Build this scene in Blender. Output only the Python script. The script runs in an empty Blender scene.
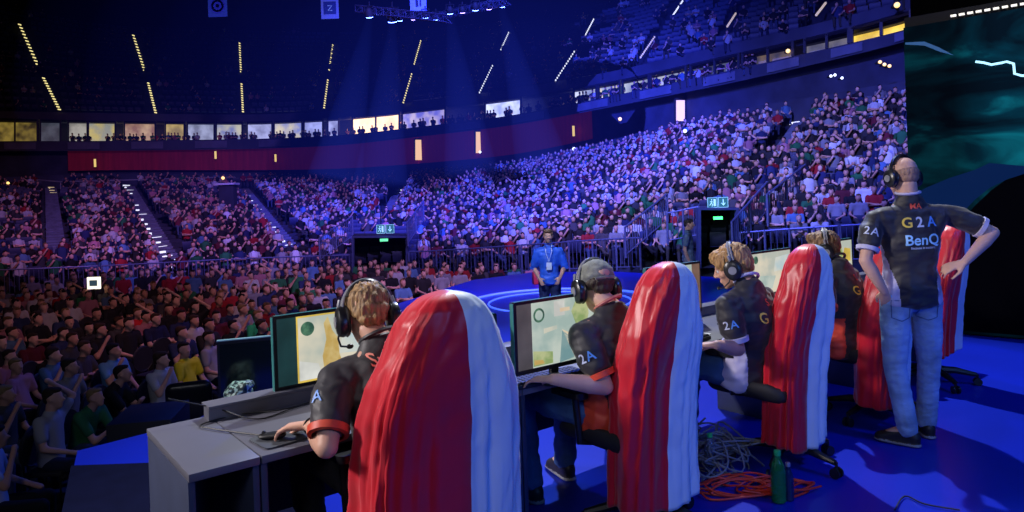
import bpy, bmesh, math, random
import numpy as np
from mathutils import Vector, Matrix, noise, kdtree
from mathutils.bvhtree import BVHTree
random.seed(7); rng=np.random.default_rng(7)
SC=bpy.context.scene; COL=SC.collection; PI=math.pi
# ---------------------------------------------------------------- camera
CH=1.652; FP=701.0; PCX,PCY=512.0,200.0
_p=math.atan((PCY-198.8)/FP); _r=math.radians(2.055)
_f=Vector((0,math.cos(_p),-math.sin(_p))); _u0=Vector((0,math.sin(_p),math.cos(_p))); _r0=Vector((1,0,0))
CR=_r0*math.cos(_r)-_u0*math.sin(_r); CU=_u0*math.cos(_r)+_r0*math.sin(_r)
cam=bpy.data.cameras.new('camera'); camo=bpy.data.objects.new('camera',cam); COL.objects.link(camo)
M=Matrix((CR,CU,-_f)).transposed().to_4x4(); M.translation=Vector((0,0,CH)); camo.matrix_world=M
cam.sensor_width=36; cam.lens=36*FP/1024; cam.shift_y=-(256-PCY)/1024; cam.clip_end=500; cam.clip_start=.05
SC.camera=camo
def ray(px,py): return _f*FP+CR*(px-PCX)+CU*(PCY-py)
def at_d(px,py,Y):
    r=ray(px,py); return Vector((0,0,CH))+r*(Y/r.y)
def at_z(px,py,z):
    r=ray(px,py); return Vector((0,0,CH))+r*((z-CH)/r.z)
def proj(v):
    d=Vector(v)-Vector((0,0,CH)); k=d.dot(_f); return PCX+FP*d.dot(CR)/k, PCY-FP*d.dot(CU)/k
# ---------------------------------------------------------------- materials
def mat(name,col=(.5,.5,.5),rough=.6,metal=0,emit=None,es=1,var=.15,scale=8,bump=0,bscale=40,spec=.5,sheen=0,coat=0,alpha=1,trans=0,stretch=None):
    m=bpy.data.materials.new(name); m.use_nodes=True; nt=m.node_tree; N=nt.nodes; L=nt.links
    b=N['Principled BSDF']; b.inputs['Roughness'].default_value=rough; b.inputs['Metallic'].default_value=metal
    b.inputs['Specular IOR Level'].default_value=spec
    tc=N.new('ShaderNodeTexCoord'); src=tc.outputs['Object']
    if stretch:
        mp=N.new('ShaderNodeMapping'); mp.inputs['Scale'].default_value=stretch; L.new(src,mp.inputs[0]); src=mp.outputs[0]
    nz=N.new('ShaderNodeTexNoise'); nz.inputs['Scale'].default_value=scale; nz.inputs['Detail'].default_value=3; L.new(src,nz.inputs['Vector'])
    r=N.new('ShaderNodeValToRGB'); r.color_ramp.elements[0].position=.3; r.color_ramp.elements[1].position=.7
    r.color_ramp.elements[0].color=tuple(max(0,c*(1-var)) for c in col)+(1,); r.color_ramp.elements[1].color=tuple(min(1,c*(1+var)) for c in col)+(1,)
    L.new(nz.outputs['Fac'],r.inputs[0]); L.new(r.outputs[0],b.inputs['Base Color'])
    if emit is not None:
        b.inputs['Emission Color'].default_value=tuple(emit)+(1,); b.inputs['Emission Strength'].default_value=es
    if bump:
        n2=N.new('ShaderNodeTexNoise'); n2.inputs['Scale'].default_value=bscale; n2.inputs['Detail'].default_value=4; L.new(src,n2.inputs['Vector'])
        bp=N.new('ShaderNodeBump'); bp.inputs['Strength'].default_value=bump; bp.inputs['Distance'].default_value=.01; L.new(n2.outputs['Fac'],bp.inputs['Height']); L.new(bp.outputs[0],b.inputs['Normal'])
    if sheen: b.inputs['Sheen Weight'].default_value=sheen
    if coat: b.inputs['Coat Weight'].default_value=coat
    if trans: b.inputs['Transmission Weight'].default_value=trans
    if alpha<1: b.inputs['Alpha'].default_value=alpha
    return m
def objcol(name,rough=.8,mul=1.0,rand=None):
    """colour from the object's own colour, or from a ramp picked by the object's random number"""
    m=bpy.data.materials.new(name); m.use_nodes=True; nt=m.node_tree; N=nt.nodes; L=nt.links
    b=N['Principled BSDF']; b.inputs['Roughness'].default_value=rough; b.inputs['Specular IOR Level'].default_value=.2
    oi=N.new('ShaderNodeObjectInfo')
    if rand:
        r=N.new('ShaderNodeValToRGB'); r.color_ramp.interpolation='CONSTANT'
        while len(r.color_ramp.elements)<len(rand): r.color_ramp.elements.new(.5)
        for i,c in enumerate(rand): r.color_ramp.elements[i].position=i/len(rand); r.color_ramp.elements[i].color=tuple(c)+(1,)
        L.new(oi.outputs['Random'],r.inputs[0]); L.new(r.outputs[0],b.inputs['Base Color'])
    else: L.new(oi.outputs['Color'],b.inputs['Base Color'])
    return m
# ---------------------------------------------------------------- object helpers
def tag(o,label=None,cat=None,group=None,kind=None):
    if label: o['label']=label
    if cat: o['category']=cat
    if group: o['group']=group
    if kind: o['kind']=kind
    return o
def empty(name,loc=(0,0,0),rz=0,label=None,cat=None,group=None,M=None,scale=1):
    o=bpy.data.objects.new(name,None); COL.objects.link(o); o.empty_display_size=.1
    if M is not None: o.matrix_world=M
    else: o.location=loc; o.rotation_euler=(0,0,rz); o.scale=(scale,)*3
    return tag(o,label,cat,group)
def link(name,me,parent=None,mats=()):
    o=bpy.data.objects.new(name,me); COL.objects.link(o)
    for m in (mats if isinstance(mats,(list,tuple)) else [mats]): me.materials.append(m)
    if parent: o.parent=parent
    return o
def fin(name,bm,mats,parent=None,smooth=True,ang=40):
    bmesh.ops.recalc_face_normals(bm,faces=bm.faces[:])
    me=bpy.data.meshes.new(name); bm.to_mesh(me); bm.free()
    if smooth:
        for p in me.polygons: p.use_smooth=True
        try: me.set_sharp_from_angle(angle=math.radians(ang))
        except Exception: pass
    return link(name,me,parent,mats)
def box(bm,c,s,rz=0,bev=0,mi=0,rot=None):
    M=Matrix.Translation(c)@((rot.to_4x4() if rot is not None else Matrix.Rotation(rz,4,'Z')))@Matrix.Diagonal((s[0],s[1],s[2],1))
    g=bmesh.ops.create_cube(bm,size=1,matrix=M); vs=g['verts']; fs={f for v in vs for f in v.link_faces}
    for f in fs: f.material_index=mi
    if bev: 
        r=bmesh.ops.bevel(bm,geom=list({e for v in vs for e in v.link_edges}),offset=bev,segments=2,affect='EDGES',profile=.5)
        for f in r['faces']: f.material_index=mi
def frame_of(d):
    d=Vector(d).normalized(); a=Vector((0,0,1)) if abs(d.z)<.95 else Vector((1,0,0))
    x=d.cross(a).normalized(); return x,d.cross(x).normalized()
def tube(bm,pts,r,n=8,mi=0,cap=True,closed=False):
    pts=[Vector(p) for p in pts]; rs=r if isinstance(r,(list,tuple)) else [r]*len(pts); rings=[]; px=None
    for i,p in enumerate(pts):
        if closed: d=pts[(i+1)%len(pts)]-pts[i-1]
        else: d=pts[min(i+1,len(pts)-1)]-pts[max(i-1,0)]
        if d.length<1e-9: d=Vector((0,0,1))
        d.normalize()
        if px is None: x,_=frame_of(d)
        else:
            x=px-d*px.dot(d)
            if x.length<1e-6: x,_=frame_of(d)
            x.normalize()
        y=d.cross(x); px=x
        rings.append([bm.verts.new(p+(x*math.cos(2*PI*k/n)+y*math.sin(2*PI*k/n))*rs[i]) for k in range(n)])
    m=len(rings)
    for i in range(m if closed else m-1):
        a,b=rings[i],rings[(i+1)%m]
        for k in range(n):
            f=bm.faces.new((a[k],a[(k+1)%n],b[(k+1)%n],b[k])); f.material_index=mi
    if cap and not closed:
        for a in (rings[0],rings[-1]):
            try: bm.faces.new(a).material_index=mi
            except ValueError: pass
def lathe(bm,prof,c=(0,0,0),n=20,mi=0,rot=None):
    c=Vector(c); rings=[]
    for (r,z) in prof:
        ring=[]
        for k in range(n):
            v=Vector((max(r,1e-4)*math.cos(2*PI*k/n),max(r,1e-4)*math.sin(2*PI*k/n),z))
            if rot is not None: v=rot@v
            ring.append(bm.verts.new(c+v))
        rings.append(ring)
    for i in range(len(rings)-1):
        for k in range(n):
            bm.faces.new((rings[i][k],rings[i][(k+1)%n],rings[i+1][(k+1)%n],rings[i+1][k])).material_index=mi
    for a in (rings[0],rings[-1]): bm.faces.new(a).material_index=mi
def poly_prism(bm,pts,z0,z1,mi=0):
    a=[bm.verts.new((p[0],p[1],z0)) for p in pts]; b=[bm.verts.new((p[0],p[1],z1)) for p in pts]; n=len(pts)
    bm.faces.new(a).material_index=mi; bm.faces.new(b).material_index=mi
    for k in range(n): bm.faces.new((a[k],a[(k+1)%n],b[(k+1)%n],b[k])).material_index=mi
def rp(bm,w,h,d,r,M=Matrix(),mi=0,seg=5):
    """rounded rectangle plate w (x) h (z) d (y)"""
    pts=[]
    for (sx,sz,a0) in ((1,1,0),(-1,1,90),(-1,-1,180),(1,-1,270)):
        for k in range(seg+1):
            a=math.radians(a0+90*k/seg); pts.append((sx*(w/2-r)+r*math.cos(a),sz*(h/2-r)+r*math.sin(a)))
    A=[bm.verts.new(M@Vector((x,-d/2,z))) for x,z in pts]; B=[bm.verts.new(M@Vector((x,d/2,z))) for x,z in pts]; n=len(pts)
    bm.faces.new(A).material_index=mi; bm.faces.new(B).material_index=mi
    for k in range(n): bm.faces.new((A[k],A[(k+1)%n],B[(k+1)%n],B[k])).material_index=mi
def copy_tree(o,parent=None):
    c=o.copy(); COL.objects.link(c); c.parent=parent
    for ch in o.children: copy_tree(ch,c)
    return c
# ---------------------------------------------------------------- organic meshes: hulls of ellipsoid pairs, fused into one skin
def _ell_pts(c,r,R,n=60):
    out=[]; g=PI*(3-math.sqrt(5))
    for i in range(n):
        z=1-2*(i+.5)/n; q=math.sqrt(1-z*z); v=Vector((q*math.cos(g*i)*r[0],q*math.sin(g*i)*r[1],z*r[2]))
        out.append(Vector(c)+(R@v if R is not None else v))
    return out
def E(c,r,R=None):
    if isinstance(r,(int,float)): r=(r,r,r)
    return (Vector(c),r,R)
def hull(tagi,*es): return (tagi,es)
def limb(tagi,pts,rs): return [(tagi,(E(pts[i],rs[i]),E(pts[i+1],rs[i+1]))) for i in range(len(pts)-1)]
def _tbm(prims,T=None):
    bm=bmesh.new(); trees=[]
    for tg,es in prims:
        b=bmesh.new(); n=110 if len(es)==1 else 60
        for (c,r,R) in es:
            for p in _ell_pts(c,r,R,n): b.verts.new(T@p if T is not None else p)
        res=bmesh.ops.convex_hull(b,input=b.verts[:])
        bmesh.ops.delete(b,geom=[v for v in b.verts if not v.link_faces],context='VERTS')
        bmesh.ops.recalc_face_normals(b,faces=b.faces[:])
        trees.append((tg,BVHTree.FromBMesh(b)))
        me=bpy.data.meshes.new('t'); b.to_mesh(me); b.free(); bm.from_mesh(me); bpy.data.meshes.remove(me)
    return bm,trees
def blob(name,prims,mats,parent=None,voxel=.012,smooth=6,post=None,ntag=1,T=None,sf=.5):
    bm,trees=_tbm(prims,T)
    me=bpy.data.meshes.new(name+'_src'); bm.to_mesh(me); bm.free()
    o=bpy.data.objects.new('tmp',me); COL.objects.link(o)
    m=o.modifiers.new('r','REMESH'); m.mode='VOXEL'; m.voxel_size=voxel
    s=o.modifiers.new('s','SMOOTH'); s.factor=sf; s.iterations=smooth
    dg=bpy.context.evaluated_depsgraph_get(); ev=o.evaluated_get(dg); out=bpy.data.meshes.new_from_object(ev)
    bpy.data.objects.remove(o); bpy.data.meshes.remove(me); out.name=name
    if ntag>1:
        for p in out.polygons:
            c=p.center; best=(9,0)
            for tg,t in trees:
                h=t.find_nearest(c,.05)
                if h[0] is not None and h[3]<best[0]: best=(h[3],tg)
            p.material_index=best[1]
    if post:
        ns=[v.normal.copy() for v in out.vertices]
        for v,nn in zip(out.vertices,ns): v.co=post(v.co,nn)
    for p in out.polygons: p.use_smooth=True
    return link(name,out,parent,mats)
def nz(p,s=(1,1,1),o=0): return noise.noise(Vector((p.x*s[0]+o,p.y*s[1]+o,p.z*s[2]+o)))
def text_on(body,size,m,parent,origin,right,up,target=None,name='logo',off=.004,shear=0,direction=None,bold=.0,extr=0,align='CENTER'):
    """flat lettering laid on the surface of target (all in the parent's local space)"""
    cu=bpy.data.curves.new(name,'FONT'); cu.body=body; cu.size=size; cu.align_x=align; cu.align_y='CENTER'; cu.offset=bold*size; cu.shear=shear; cu.extrude=extr
    cu.resolution_u=3
    o=bpy.data.objects.new('tmp',cu); COL.objects.link(o); dg=bpy.context.evaluated_depsgraph_get()
    me=bpy.data.meshes.new_from_object(o.evaluated_get(dg)); bpy.data.objects.remove(o)
    right=Vector(right).normalized(); up=Vector(up).normalized(); nn=right.cross(up)
    bm=bmesh.new(); bm.from_mesh(me); bpy.data.meshes.remove(me)
    bmesh.ops.triangulate(bm,faces=bm.faces[:])
    for k in range(6):
        lim=size*.16; es=[e for e in bm.edges if e.calc_length()>lim]
        if not es or target is None: break
        bmesh.ops.subdivide_edges(bm,edges=es,cuts=1); bmesh.ops.triangulate(bm,faces=[f for f in bm.faces if len(f.verts)>3])
    tree=None
    if target is not None:
        b2=bmesh.new(); b2.from_mesh(target.data); tree=BVHTree.FromBMesh(b2); b2.free()
    for v in bm.verts:
        q=Vector(origin)+right*v.co.x+up*v.co.y+nn*v.co.z
        if tree:
            h=tree.ray_cast(q+nn*.3,-nn,.8)
            if h[0] is not None: q=h[0]+nn*off
        v.co=q
    me=bpy.data.meshes.new(name); bm.to_mesh(me); bm.free()
    return link(name,me,parent,m)
# ================================================================ the arena
FLOORZ=-1.72
kx=[-60,0,100,256,340,400,450,512,550,612,700,737,812,907,980]
def crv(xs,ys): return lambda x: float(np.interp(x,xs,ys))
RX=[-60,0,100,256,340,400,512,612,737,812,907,980]
fD=crv(RX,[62,64,67,71,71,66,57.5,48,38.5,34,29.4,26])
ySB0=crv(RX,[153,151,151,149,146,139,126,107,82,65,42,18])
yST0=crv(RX,[142,141,141,139,136,129,116,96,69,52,30,6])
yST1=crv(RX,[117,118,121,122,118,112,98,82,53,37,12,-15])
yUF=crv(RX,[110,111,113,115,111,104,89,72,42,25,0,-30])
yUT=crv(RX,[2,12,33,38,40,38,30,12,-22,-48,-88,-125])
BX=[-60,0,100,250,350,450,550,620,700,800,905,980]
fBD=crv(BX,[24,25,27,28,28,26.5,24,22,20.5,19,18,17])
yRT=crv(BX,[272,270,266,258,255,250,243,238,236,228,222,218])
TX=[-60,0,100,256,340,400,450,512,560,612,680,737,812,907,980]
yT=crv(TX,[178,175,171,172,172,169,165,160,150,138,120,108,97,80,68])
fTD=crv(TX,[55,57,60,62,62,58,54,50,47,43.5,39,36.5,32.5,28,25])
PXS=np.linspace(-60,975,66)
def smooth_line(pts,it=4):
    pts=[Vector(p) for p in pts]
    for _ in range(it):
        pts=[pts[0]]+[(pts[i-1]+pts[i]*2+pts[i+1])/4 for i in range(1,len(pts)-1)]+[pts[-1]]
    return pts
def resample(pts,n):
    L=[0]
    for a,b in zip(pts,pts[1:]): L.append(L[-1]+(b-a).length)
    out=[]; j=0
    for i in range(n):
        s=L[-1]*i/(n-1)
        while j<len(L)-2 and L[j+1]<s: j+=1
        t=(s-L[j])/max(1e-6,L[j+1]-L[j]); out.append(pts[j].lerp(pts[j+1],min(1,t)))
    return out
BL=smooth_line([at_d(x,yRT(x),fBD(x))-Vector((0,0,1.0)) for x in PXS],5)     # foot of the first row
TL=smooth_line([at_d(x,yT(x)+3,fTD(x))-Vector((0,0,1.1)) for x in PXS],5)     # foot of the last row
RING=lambda fy,k=1.0,dz=0: smooth_line([at_d(x,fy(x),fD(x)*k)+Vector((0,0,dz)) for x in PXS],5)
NP=len(PXS)
def strip(bm,a,b,mi=0):
    va=[bm.verts.new(p) for p in a]; vb=[bm.verts.new(p) for p in b]
    for i in range(len(a)-1): bm.faces.new((va[i],va[i+1],vb[i+1],vb[i])).material_index=mi
M_conc=mat('dark_concrete',(.02,.022,.035),.9,var=.3,scale=1.5)
M_terr=mat('terrace',(.02,.022,.04),.9,var=.3,scale=2)
M_fascia=mat('fascia_panel',(.05,.055,.085),.6,var=.25,scale=.6)
M_fascia2=mat('fascia_board',(.13,.14,.2),.55,var=.2,scale=1)
M_black=mat('matt_black',(.006,.006,.008),.8)
M_red=mat('red_curtain',(.34,.012,.02),.8,var=.35,scale=3,stretch=(1,1,.1),emit=(.05,.0015,.006),es=.35)  # faint red glow put into the curtain; blue lamps alone leave it black
def terrace(nm,A,B,rows,mt):
    bm=bmesh.new(); prev=None
    for k in range(rows+1):
        t=k/rows; q=[a.lerp(b,t) for a,b in zip(A,B)]
        if prev is not None:
            hi=[Vector((p.x,p.y,z.z)) for p,z in zip(q,prev)]
            strip(bm,prev,hi); strip(bm,hi,q)
        prev=q
    return fin(nm,bm,mt,smooth=False)
NR=27
tag(terrace('floor_lower_stand',BL,TL,NR,M_terr),kind='structure')
UB=RING(yUF,1.0); UB=[p-Vector((0,0,.9)) for p in UB]
UT=smooth_line([at_d(x,yUT(x),fD(x)*1.27) for x in PXS],5)
NU=17
tag(terrace('floor_upper_stand',UB,UT,NU,M_terr),kind='structure')
# wall in front of the first row, with a coping
bm=bmesh.new(); lo=[Vector((p.x,p.y,FLOORZ-.05)) for p in BL]; strip(bm,lo,[p+Vector((0,0,.02)) for p in BL])
tag(fin('wall_front_of_stand',bm,mat('stand_front_panel',(.02,.025,.06),.6,var=.3),smooth=False),kind='structure')
# back wall of the lower stand, red curtain band, fascia rings, suites
def up(l,z): return [p+Vector((0,0,z)) for p in l]
WB=[p*1.0 for p in TL]; FB=RING(ySB0,1.0)
bm=bmesh.new()
W1=[t.lerp(Vector((f.x,f.y,t.z)),.35) for t,f in zip(TL,FB)]
strip(bm,TL,W1); W2=[Vector((p.x,p.y,p.z+1.3)) for p in W1]; strip(bm,W1,W2)
W3=[Vector((f.x*1.03,f.y*1.03,p.z)) for p,f in zip(W2,FB)]; strip(bm,W2,W3); W4=[Vector((p.x,p.y,f.z+.2)) for p,f in zip(W3,FB)]; strip(bm,W3,W4)
F0=[p.copy() for p in FB]; strip(bm,W4,F0)
tag(fin('wall_behind_lower_stand',bm,mat('concourse_wall',(.035,.04,.075),.8,var=.35,scale=.7),smooth=False),kind='structure')
bm=bmesh.new(); i0=[i for i,x in enumerate(PXS) if 55<=x<=600]
a=[(W3[i].lerp(W4[i],.25)) for i in i0]; b=[W3[i].lerp(W4[i],1) for i in i0]
a=[Vector((p.x*.985,p.y*.985,p.z)) for p in a]; b=[Vector((p.x*.985,p.y*.985,p.z)) for p in b]
strip(bm,a,b); tag(fin('trim_red_band',bm,M_red,smooth=False),kind='structure')
bm=bmesh.new(); S0=RING(yST0,1.0); strip(bm,FB,S0); strip(bm,S0,[Vector((p.x*1.004,p.y*1.004,p.z)) for p in S0])
tag(fin('wall_suite_balcony_fascia',bm,M_fascia,smooth=False),kind='structure')
# lighter panels along the fascia
bm=bmesh.new()
for i in range(4,NP-3,4):
    q=[FB[i].lerp(S0[i],.15),FB[i+2].lerp(S0[i+2],.15),FB[i+2].lerp(S0[i+2],.85),FB[i].lerp(S0[i],.85)]
    bm.faces.new([bm.verts.new(Vector((p.x*.997,p.y*.997,p.z))) for p in q])
    if i<NP-6:
        pass
tag(fin('trim_fascia_boards',bm,M_fascia2,smooth=False),kind='structure')
S1=RING(yST1,1.0); U0=RING(yUF,1.0)
bm=bmesh.new(); strip(bm,S1,U0); tag(fin('wall_upper_fascia',bm,M_fascia,smooth=False),kind='structure')
DEP=1.045
bm=bmesh.new(); k=lambda l,s: [Vector((p.x*s,p.y*s,p.z)) for p in l]
strip(bm,S0,k(S0,DEP)); strip(bm,k(S0,DEP),k(S1,DEP)); strip(bm,k(S1,DEP),S1)
tag(fin('wall_suite_level',bm,mat('suite_wall',(.03,.032,.05),.8),smooth=False),kind='structure')
def ringpt(l,x,s=1.0):
    t=(x+60)/1035*(NP-1); i=int(max(0,min(NP-2,math.floor(t)))); p=l[i].lerp(l[i+1],t-i); return Vector((p.x*s,p.y*s,p.z))
# lit suites
def room_mat(nm,c,s,c2=None):
    m=mat(nm,(.25,.25,.25),.8); nt=m.node_tree; N=nt.nodes; L=nt.links; b=N['Principled BSDF']
    tc=N.new('ShaderNodeTexCoord'); n=N.new('ShaderNodeTexNoise'); n.inputs['Scale'].default_value=.9; n.inputs['Detail'].default_value=2; L.new(tc.outputs['Object'],n.inputs['Vector'])
    r=N.new('ShaderNodeValToRGB'); r.color_ramp.elements[0].position=.38; r.color_ramp.elements[1].position=.62
    c2=c2 or tuple(x*.45 for x in c); r.color_ramp.elements[0].color=tuple(c2)+(1,); r.color_ramp.elements[1].color=tuple(c)+(1,)
    L.new(n.outputs['Fac'],r.inputs[0]); L.new(r.outputs[0],b.inputs['Emission Color']); b.inputs['Emission Strength'].default_value=s*1.25
    return m
suites=[(-8,37,(.4,.28,.05),.4,(.02,.015,.005)),(40,60,(.22,.24,.32),.2,None),(68,87,(.45,.43,.38),.55,None),(88,115,(.6,.48,.16),.55,(.3,.32,.3)),(124,155,(.6,.4,.26),.6,(.25,.12,.1)),
 (165,184,(.55,.4,.15),.6,None),(187,214,(.42,.46,.7),.6,None),(216,242,(.62,.6,.45),.6,(.2,.24,.5)),(247,272,(.42,.45,.8),.75,None),(274,302,(.7,.62,.42),.7,(.2,.24,.6)),(304,323,(.38,.42,.9),.7,None),
 (328,339,(.4,.42,.8),.7,None),(353,400,(1,.66,.38),1.5,(.75,.45,.28)),(403,446,(.6,.5,.75),.7,(.16,.16,.7)),(486,522,(.6,.66,1),.9,(.2,.25,.7)),(575,598,(.62,.66,.9),.75,(.25,.3,.6)),(600,621,(.75,.66,.5),.7,(.3,.36,.7)),
 (624,650,(.5,.55,.72),.65,(.25,.3,.55)),(652,687,(.6,.6,.66),.65,(.25,.3,.5)),(692,740,(.14,.16,.3),.4,None),(744,794,(.22,.15,.1),.5,(.05,.05,.1)),(806,850,(.24,.22,.28),.5,(.1,.1,.18)),(853,912,(.95,.66,.1),.95,(.55,.36,.05))]
M_mull=mat('suite_frame',(.02,.02,.03),.5)
for n_,(x0,x1,c,s,c2) in enumerate(suites):
    bm=bmesh.new(); d=1.03
    q=lambda l,x,s_: ringpt(l,x,s_)
    a0,a1,b0,b1=q(S0,x0,1.004),q(S0,x1,1.004),q(S1,x0,1.004),q(S1,x1,1.004)
    A0,A1,B0,B1=q(S0,x0,d),q(S0,x1,d),q(S1,x0,d),q(S1,x1,d)
    v=lambda *ps: bm.faces.new([bm.verts.new(p) for p in ps])
    v(A0,A1,B1,B0); v(a0,A0,B0,b0); v(a1,A1,B1,b1); v(b0,b1,B1,B0); v(a0,a1,A1,A0)
    w=fin('window_%d'%(n_+1),bm,room_mat('suite_light_%d'%n_,c,s,c2),smooth=False); tag(w,kind='structure')
    bm=bmesh.new(); 
    for x in ([x0,x1] if x1-x0<44 else [x0,(x0+x1)/2,x1]): tube(bm,[q(S0,x,1.0),q(S1,x,1.0)],.09,4)
    tube(bm,[q(S1,x0,1.0)-Vector((0,0,.1)),q(S1,x1,1.0)-Vector((0,0,.1))],.09,4)
    f=fin('window_frame',bm,M_mull,w,smooth=False)
# small glowing lamps inside some suites
M_warm=mat('warm_lamp',(1,.8,.4),emit=(1,.62,.18),es=1.6); M_cool=mat('cool_lamp',(.9,.95,1),emit=(.75,.85,1),es=2)
# lit concourse doors and wall lamps
M_door=mat('lit_doorway',(1,.8,.5),emit=(1,.6,.3),es=.9)
dn=0
for (x0,x1,ya,yb) in [(414.5,423.5,139,160),(475,486,131,153),(675,686,99,121)]:
    d=fD(x0)*1.0+.4; bm=bmesh.new(); v=[at_d(x0,ya,d),at_d(x1,ya,d),at_d(x1,yb,d),at_d(x0,yb,d)]
    bm.faces.new([bm.verts.new(p) for p in v]); dn+=1
    o=tag(fin('door_%d'%dn,bm,M_door,smooth=False),kind='structure')
    bm=bmesh.new()
    for a,b in ((0,1),(1,2),(3,0)): tube(bm,[v[a],v[b]],.08,4)
    fin('door_frame',bm,M_mull,o)
def lamp_ball(px,py,D,r,m,label,group,name='wall_lamp'):
    bm=bmesh.new(); c=at_d(px,py,D); bmesh.ops.create_icosphere(bm,subdivisions=2,radius=r,matrix=Matrix.Translation(c))
    o=tag(fin(name,bm,m),label,'lamp',group)
    bm=bmesh.new(); lathe(bm,[(r*.6,.0),(r*1.1,.05),(r*.5,.3)],c+Vector((0,r*.6,0)),8,rot=Matrix.Rotation(-PI/2,3,'X')); fin('lamp_housing',bm,M_black,o)
    return o
for px,py in [(95,163),(215.5,155),(275.5,158),(573.5,131)]:
    bm=bmesh.new(); c=at_d(px,py,fD(px)*1.0-.2); box(bm,c,(.16,.1,.75)); o=tag(fin('wall_light',bm,mat('yellow_tube',(1,.8,.3),emit=(1,.7,.2),es=.8)),'slim yellow wall light on the dark band under the suites','lamp','slim yellow wall lights')
for px,py,D,r,c,l in [(8,208-25,50,.1,0,'green-white lamp on the dark wall at the far left'),(223,178,50,.12,0,'pale green lamp above the small booth at the back of the stand'),(480,152,53,.1,1,'small white lamp beside the lit concourse door'),(788,51,35,.11,0,'orange lamp in the dim suite'),
   (880,62,28,.07,0,'orange lamp under the balcony'),(884.5,64.5,28,.07,0,'orange lamp under the balcony'),(889.5,66,28,.07,0,'orange lamp under the balcony'),(831,76,29,.06,1,'white lamp under the balcony'),(835,75,29,.06,1,'white lamp under the balcony'),(842,78,29,.06,1,'white lamp under the balcony'),(620,119,45,.12,0,'warm lamp on the concourse wall beside the dark doors'),(685,131,36,.1,1,'white lamp on the stair at the right-hand stand'),(574,149,46,.12,1,'white lamp at the top of the stand under the red band'),(897,5,29,.12,0,'bright lamp in the yellow suite')]:
    lamp_ball(px,py,D,r,M_warm if c==0 else M_cool,l,'small lamps around the arena walls')
# ---------------------------------------------------------------- aisle light strips
M_strip=mat('step_light_yellow',(1,.9,.5),emit=(1,.85,.33),es=1.0); M_strip2=mat('step_light_white',(1,1,.8),emit=(.8,.85,1),es=1.1); M_stripd=mat('step_light_dim',(1,.9,.5),emit=(.8,.62,.3),es=.5)
def up_pt(px,py):
    t=(yUF(px)-py)/(yUF(px)-yUT(px)); t=max(0,min(1.1,t)); return at_d(px,py,fD(px)*(1+.27*t)-.5)
def lo_pt(px,py):
    yb=proj(ringpt(BL,px))[1]; yt=proj(ringpt(TL,px))[1]; t=max(0,min(1,(yb-py)/(yb-yt)))
    # perspective-correct position between the first and last row
    b,tt=ringpt(BL,px),ringpt(TL,px); lo_,hi=0,1
    for _ in range(25):
        m=(lo_+hi)/2
        if proj(b.lerp(tt,m))[1]>py: lo_=m
        else: hi=m
    return b.lerp(tt,lo_)
def strip_light(p0,p1,fn,n,m,label,grp,r=.07):
    o=empty('aisle_light',fn(*p0),label=label,cat='light',group=grp); me=None
    for i in range(n):
        t=(i+.5)/n; c=fn(p0[0]+(p1[0]-p0[0])*t,p0[1]+(p1[1]-p0[1])*t); sz=((fn(p1[0],p1[1])-fn(p0[0],p0[1])).length/n)
        if me is None:
            bm=bmesh.new(); box(bm,(0,0,0),(r*2,sz*.5,r*2.4)); l=fin('lamp',bm,m,o,smooth=False); me=l
        else: l=me.copy(); COL.objects.link(l); l.parent=o
        l.location=c+Vector((0,0,.12))-o.location
    return o
G='step lights up the aisles of the upper tier'
ups=[((19,24),(38,67),0),((43,78),(60,112),0),((133,35),(145,73),0),((148,83),(156,115),0),((239.5,43),(241,74),0),((241.5,84),(243,114),0),((333,45),(329,72),0),((328,80),(324,110),0),((421,41),(414,66),0),((412,74),(403,105),0),((509,33),(499,55),1),((493,66),(479,95),1),((594,20),(583,41),1),((575,52),(555,83),1),((683,2),(671,20),1),((736,15),(727,29),2),((655,38),(640,60),2),((826,5),(816,18),2)]
names=['leftmost dim','second','third','fourth','fifth','sixth, blue-lit','seventh','eighth']
UPA=[(up_pt(*a),up_pt(*b)) for a,b,c in ups]
for i,(a,b,c) in enumerate(ups):
    pos='upper flight' if i%2==0 else 'lower flight'
    strip_light(a,b,up_pt,13,[M_strip,M_strip2,M_stripd][c],'%s of step lights on the %s upper-tier aisle from the left'%(pos,['first','second','third','fourth','fifth','sixth','seventh','eighth','ninth'][i//2]),G,r=.042)
G='step lights up the aisles of the lower stand'
for a,b,l in [((50,186),(53,196),'short row of step lights near the top of the dark far left stand'),((5,208),(9,236),'vertical row of dim step lights at the far left edge'),((125,184),(132,197),'short row of step lights above the long aisle on the left'),((135,205),(174,271),'long row of step lights down the left aisle of the lower stand'),((190,180),(197,192),'short row of step lights left of the small booth'),((246,196),(301,264),'long blue-lit row of step lights slanting down to the floor'),((403,190),(399,203),'short row of step lights above the middle exit'),((800,116),(790,127),'short row of step lights high in the right-hand stand')]:
    strip_light(a,b,lo_pt,max(4,int(abs(b[1]-a[1])/4.5)),M_stripd if a[0]<100 or a[0]>180 and a[0]<200 else M_strip2,l,G,r=.05)
# aisle stairs down the lower stand
M_aisle=mat('aisle_steps',(.09,.1,.15),.8,var=.3,scale=3)
AISLES=[((128,176),(176,274)),((243,190),(302,266)),((403,180),(384,226)),((50,180),(56,262)),((803,112),(772,170))]
ais3=[]
for (a,b) in AISLES:
    A=lo_pt(*a); B=lo_pt(*b); ais3.append((A,B)); bm=bmesh.new(); d=(B-A); n=40; s=Vector((d.y,-d.x,0)).normalized()*.38
    for i in range(n):
        p=A.lerp(B,(i+.5)/n)+Vector((0,0,.07)); box(bm,p,(.8,d.length/n*.95,.16),rz=math.atan2(-d.x,d.y))
    tag(fin('trim_aisle',bm,M_aisle,smooth=False),kind='structure')
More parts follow.
